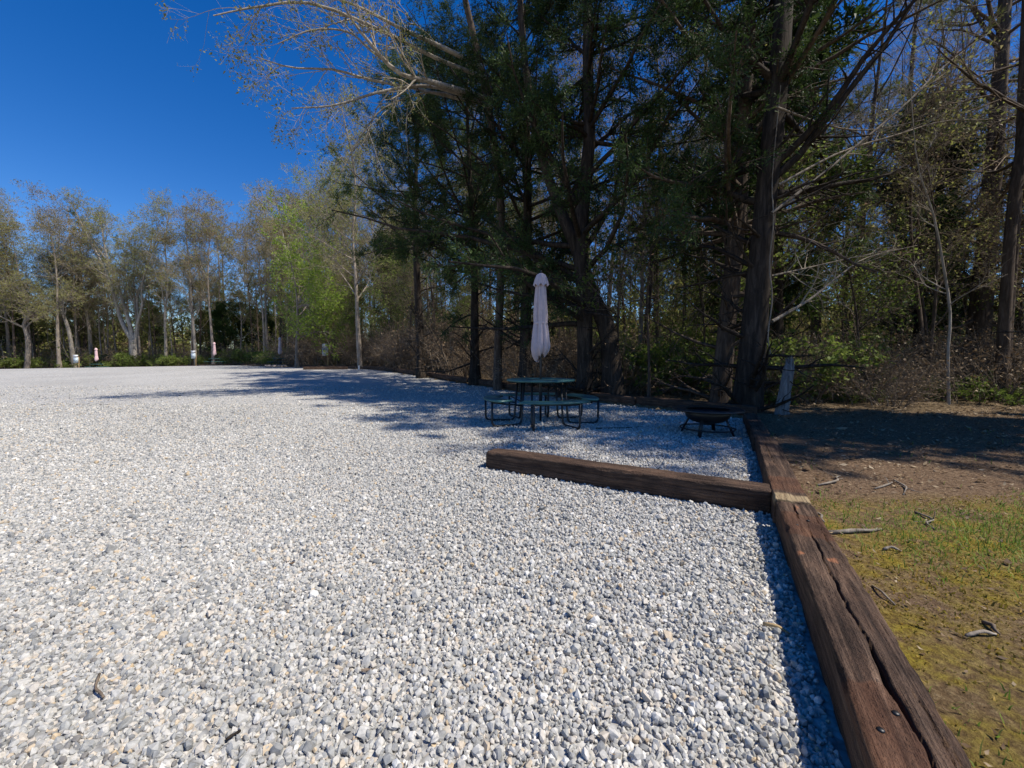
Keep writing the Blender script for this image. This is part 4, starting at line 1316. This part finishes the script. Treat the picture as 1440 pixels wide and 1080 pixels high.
# sticks and wood chips lying on the soil
def stick(px, py, px2, py2, r0, label, mat='dead_wood', z=0.13, bend=0.02, cat='stick', sub=True):
    a = gp(px, py, z); c = gp(px2, py2, z)
    a[2] = g_soil(a[0], a[1]) if lot_dist(a[0], a[1]) > 0 else g_lot(a[0], a[1]) + 0.012
    c[2] = g_soil(c[0], c[1]) if lot_dist(c[0], c[1]) > 0 else g_lot(c[0], c[1]) + 0.012
    L = np.linalg.norm(c - a)
    side = nrm(np.cross(c - a, [0, 0, 1.0])[None])[0]
    mid = (a + c) / 2 + side * L * random.uniform(-0.12, 0.12) + np.array([0, 0, bend])
    m2 = a * 0.25 + c * 0.75 + side * L * random.uniform(-0.06, 0.06) + np.array([0, 0, bend * 0.7])
    a[2] += r0; c[2] += r0 * 0.6
    pp, rr = poly([x - a for x in (a, mid, m2, c)], [r0, r0 * 0.95, r0 * 0.75, r0 * 0.4], 9)
    g = Geo(); g.tubes(pp, rr * np.random.default_rng(int(px)).uniform(0.8, 1.2, rr.shape), 6, cap=True)
    if sub and L > 0.25:
        P2, R2 = grow(np.random.default_rng(int(px)), pp, rr, 2, (0.3, 0.8), L * 0.3, 40, 0.0, 0.1, 4, 0.4, 0.6, 0.002)
        P2[:, :, 2] = np.maximum(P2[:, :, 2], 0.004)
        g.tubes(P2, R2, 4, cap=True)
    o = obj('stick', g.build('stick', M[mat], True), None, a)
    tag(o, label, cat)
stick(1150, 673, 1182, 661, 0.008, 'curved pale stick on the soil beside the scarred tie')
stick(1230, 678, 1262, 668, 0.008, 'forked pale stick at the edge of the shade')
stick(1258, 667, 1271, 686, 0.007, 'short pale stick crossing the forked stick')
stick(1288, 709, 1316, 732, 0.007, 'straight grey stick pointing at the grass')
stick(1165, 736, 1240, 731, 0.012, 'long flat strip of pale bark lying across the soil')
stick(1243, 757, 1268, 759, 0.008, 'short pale wood chip on the border of the moss')
stick(1360, 872, 1404, 868, 0.007, 'pale bark chip in the green grass')
stick(1384, 852, 1408, 868, 0.008, 'dark twig beside the bark chip in the grass', 'twig_brown')
stick(1142, 708, 1160, 722, 0.009, 'short curled chip against the scarred tie')
stick(1228, 804, 1260, 830, 0.005, 'thin grey twig lying in the moss')
stick(1073, 880, 1110, 893, 0.007, 'curved tan twig lying on the gravel at the shadow of the split tie', 'post', 0.01)
stick(838, 603, 905, 600, 0.008, 'long thin dark rod on the gravel between the table and the fire pit', 'bark_dark', 0.01, 0.006, 'rod', False)
stick(508, 946, 524, 943, 0.006, 'small brown leaf stem lying on the open gravel', 'twig_brown', 0.01, 0.004, 'twig', False)
stick(140, 950, 146, 982, 0.004, 'thin bent dark twig on the open gravel', 'twig_brown', 0.01, 0.004, 'twig', False)
stick(318, 1043, 338, 1029, 0.004, 'short dark twig on the open gravel', 'bark_dark', 0.01, 0.004, 'twig', False)

# ------------------------------------------------------------------ weathered stump
B = foot(1101, 7.6)
r = np.random.default_rng(14)
P0, R0 = poly([(0, 0, -0.25), (0.01, 0, 0.1), (0.05, 0, 0.45), (0.10, 0, 0.8), (0.13, 0.01, 0.95), (0.135, 0.01, 1.0)], [0.15, 0.115, 0.1, 0.092, 0.07, 0.05], 22)
g = Geo(); g.tubes(P0, R0, 18, cap=True, flare=1 + np.random.default_rng(3).normal(0, 0.09, (1, 18)) + np.random.default_rng(4).normal(0, 0.04, (22, 18)))
e = empty('stump', B); tag(e, 'broken weathered grey stump leaning at the end of the tie row', 'stump')
obj('trunk', g.build('trunk', M['stump'], True), e)
for i in range(9):
    g = Geo()
    a = r.uniform(0, TAU); c = np.array([0.13, 0.01, 0.96]) + np.array([math.cos(a), math.sin(a), 0]) * 0.05
    pp, rr = poly([c - np.array([0, 0, 0.12]), c, c + np.array([0.02 * math.cos(a), 0.02 * math.sin(a), r.uniform(0.05, 0.18)])], [0.03, 0.022, 0.003], 6)
    g.tubes(pp, rr, 5)
    obj('splinter', g.build('splinter', M['stump'], True), e)

# dead limbs leaning through the woods at the right
for i, (pts, Y, r0, label) in enumerate((
        ([(1086, 452), (1140, 420), (1180, 388), (1220, 362), (1290, 345)], 7.9, 0.035, 'sunlit dead limb slanting up from the thick cedar trunk'),
        ([(1085, 300), (1150, 250), (1210, 200), (1270, 150), (1320, 100), (1360, 68), (1392, 45)], 7.6, 0.03, 'long pale dead limb rising across the open sky'),
        ([(1095, 260), (1180, 215), (1260, 190), (1330, 170), (1420, 168)], 7.8, 0.025, 'thin dead limb reaching sideways from the thick cedar'),
        ([(1090, 150), (1170, 178), (1230, 182), (1300, 168)], 7.8, 0.022, 'drooping dead limb high on the thick cedar'),
        ([(1085, 388), (1130, 378), (1200, 362), (1260, 350)], 8.0, 0.022, 'level dead limb low on the thick cedar'))):
    q = np.array([at(px, py, Y + 0.3 * k) for k, (px, py) in enumerate(pts)])
    a = q[0].copy()
    pp, rr = poly(q - a, np.linspace(r0, 0.006, len(q)), 14)
    rr_ = np.random.default_rng(200 + i)
    g = Geo(); b = Geo(); g.tubes(pp, rr, 6)
    P2, R2 = grow(rr_, pp, rr, 12, (0.15, 1.0), lambda t, i_: 0.9 * (1.2 - 0.6 * t), 42, 0.03, 0.12, 6, 0.25, 0.6, 0.004)
    P3, R3 = grow(rr_, P2, R2, 5, (0.2, 1.0), lambda t, i_: 0.35 * (1.2 - 0.6 * t), 42, 0.0, 0.15, 4, 0.3, 0.6, 0.003)
    b.tubes(P2, R2, 4); b.tubes(P3, R3, 3)
    e = empty('dead_limb', a); tag(e, label, 'branch')
    obj('limb', g.build('limb', M['dead_wood'], True), e)
    obj('twigs', b.build('twigs', M['twig_grey'], True), e)

# ------------------------------------------------------------------ picnic tables and parasols
def bent_tube(g, pts, r, k=8, fillet=0.05):
    """round tube through corner points with rounded bends"""
    pts = [np.asarray(p_, float) for p_ in pts]
    out = [pts[0]]
    for i in range(1, len(pts) - 1):
        a, c, d = pts[i - 1], pts[i], pts[i + 1]
        u = a - c; w = d - c
        f = min(fillet, np.linalg.norm(u) * 0.45, np.linalg.norm(w) * 0.45)
        p0 = c + nrm(u[None])[0] * f; p1 = c + nrm(w[None])[0] * f
        for t_ in np.linspace(0, 1, 5):
            out.append((1 - t_) ** 2 * p0 + 2 * t_ * (1 - t_) * c + t_ * t_ * p1)
    out.append(pts[-1])
    P = np.array(out)
    g.tubes(P[None], np.full((1, len(P)), r), k, cap=True)


def table_parts():
    out = []
    g = Geo()
    Rt = 0.60
    g.lathe([(0.022, 0.735), (Rt - 0.03, 0.735), (Rt, 0.742), (Rt + 0.004, 0.758), (Rt - 0.004, 0.772), (Rt - 0.03, 0.776), (0.022, 0.776), (0.022, 0.735)], 48)
    out.append(('tabletop', g.build('tabletop', M['table'], True)))
    for q in range(4):
        a = q * TAU / 4
        g = Geo()
        # curved bench: arc segment 0.74..1.02 m from the centre
        n = 16; th = np.linspace(-0.62, 0.62, n)
        prof = [(0.745, 0.425), (1.005, 0.425), (1.02, 0.44), (1.005, 0.458), (0.745, 0.458), (0.73, 0.44)]
        V = np.array([[[rr * math.cos(a + t_), rr * math.sin(a + t_), z_] for rr, z_ in prof] for t_ in th])
        kk = len(prof)
        i = (np.arange(n - 1) * kk)[:, None]; j = np.arange(kk)[None]; j2 = (j + 1) % kk
        qd = np.stack([i + j, i + kk + j, i + kk + j2, i + j2], -1).reshape(-1, 4)
        fs = [qd]
        caps = []
        for e_, fl in ((0, False), ((n - 1) * kk, True)):
            for m_ in range(1, kk - 1):
                t3 = [e_, e_ + m_, e_ + m_ + 1]; caps.append(t3[::-1] if fl else t3)
        g.add(V.reshape(-1, 3), [qd, np.array(caps)])
        out.append(('bench_seat', g.build('bench_seat', M['table'], False)))
        g = Geo()
        c, s = math.cos(a), math.sin(a)
        def W(x, y, z): return (x * c - y * s, x * s + y * c, z)
        for y in (-0.34, 0.34):
            bent_tube(g, [W(0.36, y * 0.75, 0.735), W(0.42, y * 0.8, 0.02), W(0.93, y * 1.1, 0.02), W(0.93, y * 1.1, 0.425)], 0.019, 8, 0.09)
            bent_tube(g, [W(0.40, y * 0.78, 0.34), W(0.93, y * 1.1, 0.41)], 0.013, 6)
        bent_tube(g, [W(0.93, -0.374, 0.415), W(0.93, 0.374, 0.415)], 0.013, 6)
        out.append(('leg_frame', g.build('leg_frame', M['steel'], True)))
    g = Geo()
    for a in (0, TAU / 4):
        bent_tube(g, [(-0.52 * math.cos(a), -0.52 * math.sin(a), 0.722 - 0.001 * a), (0.52 * math.cos(a), 0.52 * math.sin(a), 0.722 - 0.001 * a)], 0.014, 6)
    g.lathe([(0.001, 0.30), (0.05, 0.30), (0.05, 0.32), (0.03, 0.33), (0.03, 0.73)], 16)
    out.append(('under_frame', g.build('under_frame', M['steel'], True)))
    return out


def parasol_parts(seed, mat):
    r = np.random.default_rng(seed)
    out = []
    g = Geo(); g.tubes(np.array([[[0, 0, 0.03], [0, 0, 1.0], [0, 0, 2.0], [0, 0, 2.60]]]), np.full((1, 4), 0.019), 10, cap=True)
    out.append(('pole', g.build('pole', M['steel'], True)))
    zs = np.array([1.12, 1.15, 1.22, 1.32, 1.42, 1.52, 1.62, 1.70, 1.76, 1.82, 1.9, 2.0, 2.1, 2.2, 2.3, 2.4, 2.46])
    rs = np.array([0.07, 0.11, 0.15, 0.168, 0.16, 0.15, 0.138, 0.128, 0.118, 0.122, 0.124, 0.12, 0.115, 0.108, 0.10, 0.09, 0.05])
    k = 96; th = np.arange(k) / k * TAU
    V = []
    ph = r.uniform(0, TAU, 4)
    for z, q in zip(zs, rs):
        fold = 0.30 * (np.abs(np.sin(4 * th + 0.9 * z + ph[0])) - 0.6) + 0.12 * (np.abs(np.sin(6.5 * th - 0.5 * z + ph[1])) - 0.6) + 0.05 * np.cos(3 * th + ph[2])
        low = max(0, (1.45 - z) / 0.3)
        rr = 0.9 * q * (1 + fold)
        zz = z + low * (0.05 * np.abs(np.sin(4 * th + ph[0])) + 0.06 * np.cos(th + ph[3]))
        V.append(np.column_stack([rr * np.cos(th), rr * np.sin(th), zz if not np.isscalar(zz) else np.full(k, zz)]))
    V = np.array(V); m = len(zs)
    i = (np.arange(m - 1) * k)[:, None]; j = np.arange(k)[None]; j2 = (j + 1) % k
    g = Geo(); g.add(V.reshape(-1, 3), [np.stack([i + j, i + j2, i + j2 + k, i + j + k], -1).reshape(-1, 4)])
    out.append(('canopy', g.build('canopy', M[mat], True)))
    g = Geo(); V = []
    for z, q in ((2.40, 0.125), (2.44, 0.118), (2.52, 0.098), (2.59, 0.07), (2.615, 0.03), (2.62, 0.002)):
        rr = q * (1 + 0.14 * np.cos(8 * th[::2] + ph[1])); zz = z + 0.018 * np.cos(8 * th[::2] + ph[1]) * (z < 2.42)
        V.append(np.column_stack([rr * np.cos(th[::2]), rr * np.sin(th[::2]), np.full(k // 2, 1.0) * zz]))
    V = np.array(V); m = len(V); k2 = k // 2
    i = (np.arange(m - 1) * k2)[:, None]; j = np.arange(k2)[None]; j2 = (j + 1) % k2
    g.add(V.reshape(-1, 3), [np.stack([i + j, i + j2, i + j2 + k2, i + j + k2], -1).reshape(-1, 4)])
    out.append(('vent_cap', g.build('vent_cap', M[mat], True)))
    g = Geo()
    prof = [(0.115, 1.735), (0.119, 1.74), (0.119, 1.768), (0.115, 1.773)]
    g.lathe(prof, 40)
    out.append(('strap', g.build('strap', M[mat], True)))
    g = Geo(); g.lathe([(0.002, 2.60), (0.016, 2.61), (0.02, 2.64), (0.012, 2.665), (0.001, 2.67)], 12)
    out.append(('finial', g.build('finial', M['steel'], True)))
    return out


TP = table_parts()
PAR = {'lilac': parasol_parts(1, 'lilac'), 'pink': parasol_parts(2, 'pink')}
def table_at(x, y, rz, tl, pl, cloth, s=1.0):
    z = float(g_lot(x, y))
    e = empty('picnic_table', (x, y, z), rz, s); tag(e, tl, 'picnic table')
    for nm, me in TP: obj(nm, me, e)
    if pl:
        e = empty('parasol', (x, y, z), rz + 0.4, s); tag(e, pl, 'parasol')
        made = {}
        for nm, me in PAR[cloth]:
            up_ = {'vent_cap': 'canopy', 'strap': 'canopy', 'finial': 'pole'}.get(nm)
            made[nm] = obj(nm, me, made[up_] if up_ else e)
c = gp(760, 594)
table_at(c[0], c[1], math.radians(-78), 'round green picnic table with four curved benches standing in the tree shade', 'closed lilac parasol strapped round its pole in the green picnic table', 'lilac')
for (px, Y, tl, pl, cl) in (
        (137, 46.0, 'far picnic table with a pink parasol beside the pale slanting tree', 'pale pink closed parasol beside the pale slanting tree', 'pink'),
        (303, 45.0, 'far green picnic table with a pink parasol right of the second hookup box', 'dusty pink closed parasol right of the second hookup box', 'pink'),
        (395, 35.5, 'dark picnic table with a parasol next to the stone fire ring', 'closed parasol in the woods shade next to the stone fire ring', 'lilac')):
    table_at((px - 720) / 560 * Y, Y, random.uniform(0, 1.5), tl, pl, cl)

# ------------------------------------------------------------------ fire pit
c = gp(994, 611)
e = empty('fire_pit', (c[0], c[1], 0), 0.35); tag(e, 'low black metal fire pit with a wide rim on splayed legs', 'fire pit')
g = Geo()
g.lathe([(0.30, 0.385), (0.47, 0.395), (0.485, 0.388), (0.49, 0.375), (0.485, 0.365), (0.47, 0.37), (0.30, 0.36), (0.30, 0.385)], 40)
obj('rim', g.build('rim', M['steel'], True), e)
g = Geo()
g.lathe([(0.001, 0.17), (0.12, 0.175), (0.22, 0.205), (0.29, 0.26), (0.33, 0.36), (0.322, 0.362), (0.28, 0.27), (0.21, 0.215), (0.11, 0.187), (0.001, 0.182)], 40)
obj('bowl', g.build('bowl', M['steel'], True), e)
for q in range(4):
    a = q * TAU / 4 + 0.5
    ca, sa = math.cos(a), math.sin(a)
    g = Geo()
    d = nrm(np.array([[ca * 0.14, sa * 0.14, -0.30]]))[0]
    sid = np.array([-sa, ca, 0]); nn = np.cross(d, sid)
    g.box(np.array([ca * 0.29, sa * 0.29, 0.17]), (0.36, 0.05, 0.02), np.column_stack([d, sid, nn]))
    obj('leg', g.build('leg', M['steel']), e)
g = Geo(); th = np.linspace(0, TAU, 41)
ring = np.column_stack([0.37 * np.cos(th), 0.37 * np.sin(th), np.full(41, 0.10)])
g.tubes(ring[None], np.full((1, 41), 0.011), 6)
obj('ring', g.build('ring', M['steel'], True), e)

# stone fire ring by the shaded far table
cx, cy = (388 - 720) / 560 * 33.2, 33.2
for i in range(11):
    a = i / 11 * TAU
    rr = np.random.default_rng(300 + i)
    V = nrm(rr.normal(size=(40, 3))) * np.array([0.2, 0.14, 0.13])
    import bmesh
    bm = bmesh.new()
    for v_ in V: bm.verts.new(v_)
    bmesh.ops.convex_hull(bm, input=bm.verts)
    me = bpy.data.meshes.new('ring_stone'); bm.to_mesh(me); bm.free(); me.materials.append(M['stone'])
    x, y = cx + 0.7 * math.cos(a), cy + 0.7 * math.sin(a)
    o = obj('ring_stone', me, None, (x, y, float(g_lot(x, y)) + 0.09), (0, 0, a + 1.57))
    tag(o, 'reddish brown stone in the fire ring by the shaded far table', 'stone', 'stones of the far fire ring')

# divider ties out on the lot
for (px0, Y0, px1, Y1, lab) in ((427, 24.8, 500, 25.6, 'dark divider tie jutting into the lot below the bright green tree'),
                                (315, 46.0, 330, 46.8, 'short dark divider tie beyond the far green picnic table'),
                                (95, 44.5, 111, 45.2, 'dark divider tie in front of the hookup box by the slanting tree')):
    a = np.array([(px0 - 720) / 560 * Y0, Y0]); c = np.array([(px1 - 720) / 560 * Y1, Y1])
    d = nrm((c - a)[None])[0]
    zz = float(g_lot(*a))
    place_tie(alts[1], a, math.atan2(d[1], d[0]), zz - 0.01, lab)

# ------------------------------------------------------------------ hookup posts
def pedestal(px, Y, label, dy=0.0):
    x = (px - 720) / 560 * Y
    e = empty('hookup_box', (x, Y, float(g_lot(x, Y)) + dy), 0.1); tag(e, label, 'hookup box')
    g = Geo(); g.box((0.12, 0.06, 0.75), (0.13, 0.09, 1.7)); obj('post', g.build('post', M['post']), e)
    g = Geo(); g.box((-0.02, -0.07, 1.22), (0.42, 0.16, 0.62)); bo = obj('box', g.build('box', M['box']), e)
    g = Geo(); g.box((-0.02, -0.157, 1.18), (0.34, 0.012, 0.44)); obj('door', g.build('door', M['box']), bo)
    g = Geo(); g.box((0.10, -0.17, 1.18), (0.025, 0.012, 0.08)); obj('latch', g.build('latch', M['steel']), bo)
    g = Geo(); g.box((-0.02, -0.07, 1.72), (0.36, 0.2, 0.22)); g.box((-0.02, -0.075, 1.565), (0.30, 0.17, 0.075)); obj('lamp_cap', g.build('lamp_cap', M['white']), e)
pedestal(109, 46.2, 'grey hookup box with a white cap beside the slanting pale tree')
pedestal(274, 47.0, 'grey hookup box with a white cap in front of the slim pale tree')
pedestal(459, 30.5, 'white capped hookup box at the green shrubs below the spring trees')
x, Y_ = (505 - 720) / 560 * 25.0, 25.0
e = empty('marker_post', (x, Y_, float(g_lot(x, Y_)))); tag(e, 'small white marker post standing at the bend of the tie row', 'marker post')
g = Geo(); g.lathe([(0.04, -0.05), (0.055, 0.0), (0.055, 0.22), (0.04, 0.25), (0.001, 0.255)], 14); obj('pipe', g.build('pipe', M['white'], True), e)
g = Geo(); g.lathe([(0.062, 0.19), (0.066, 0.2), (0.066, 0.23), (0.062, 0.24)], 14); obj('collar', g.build('collar', M['white'], True), e)
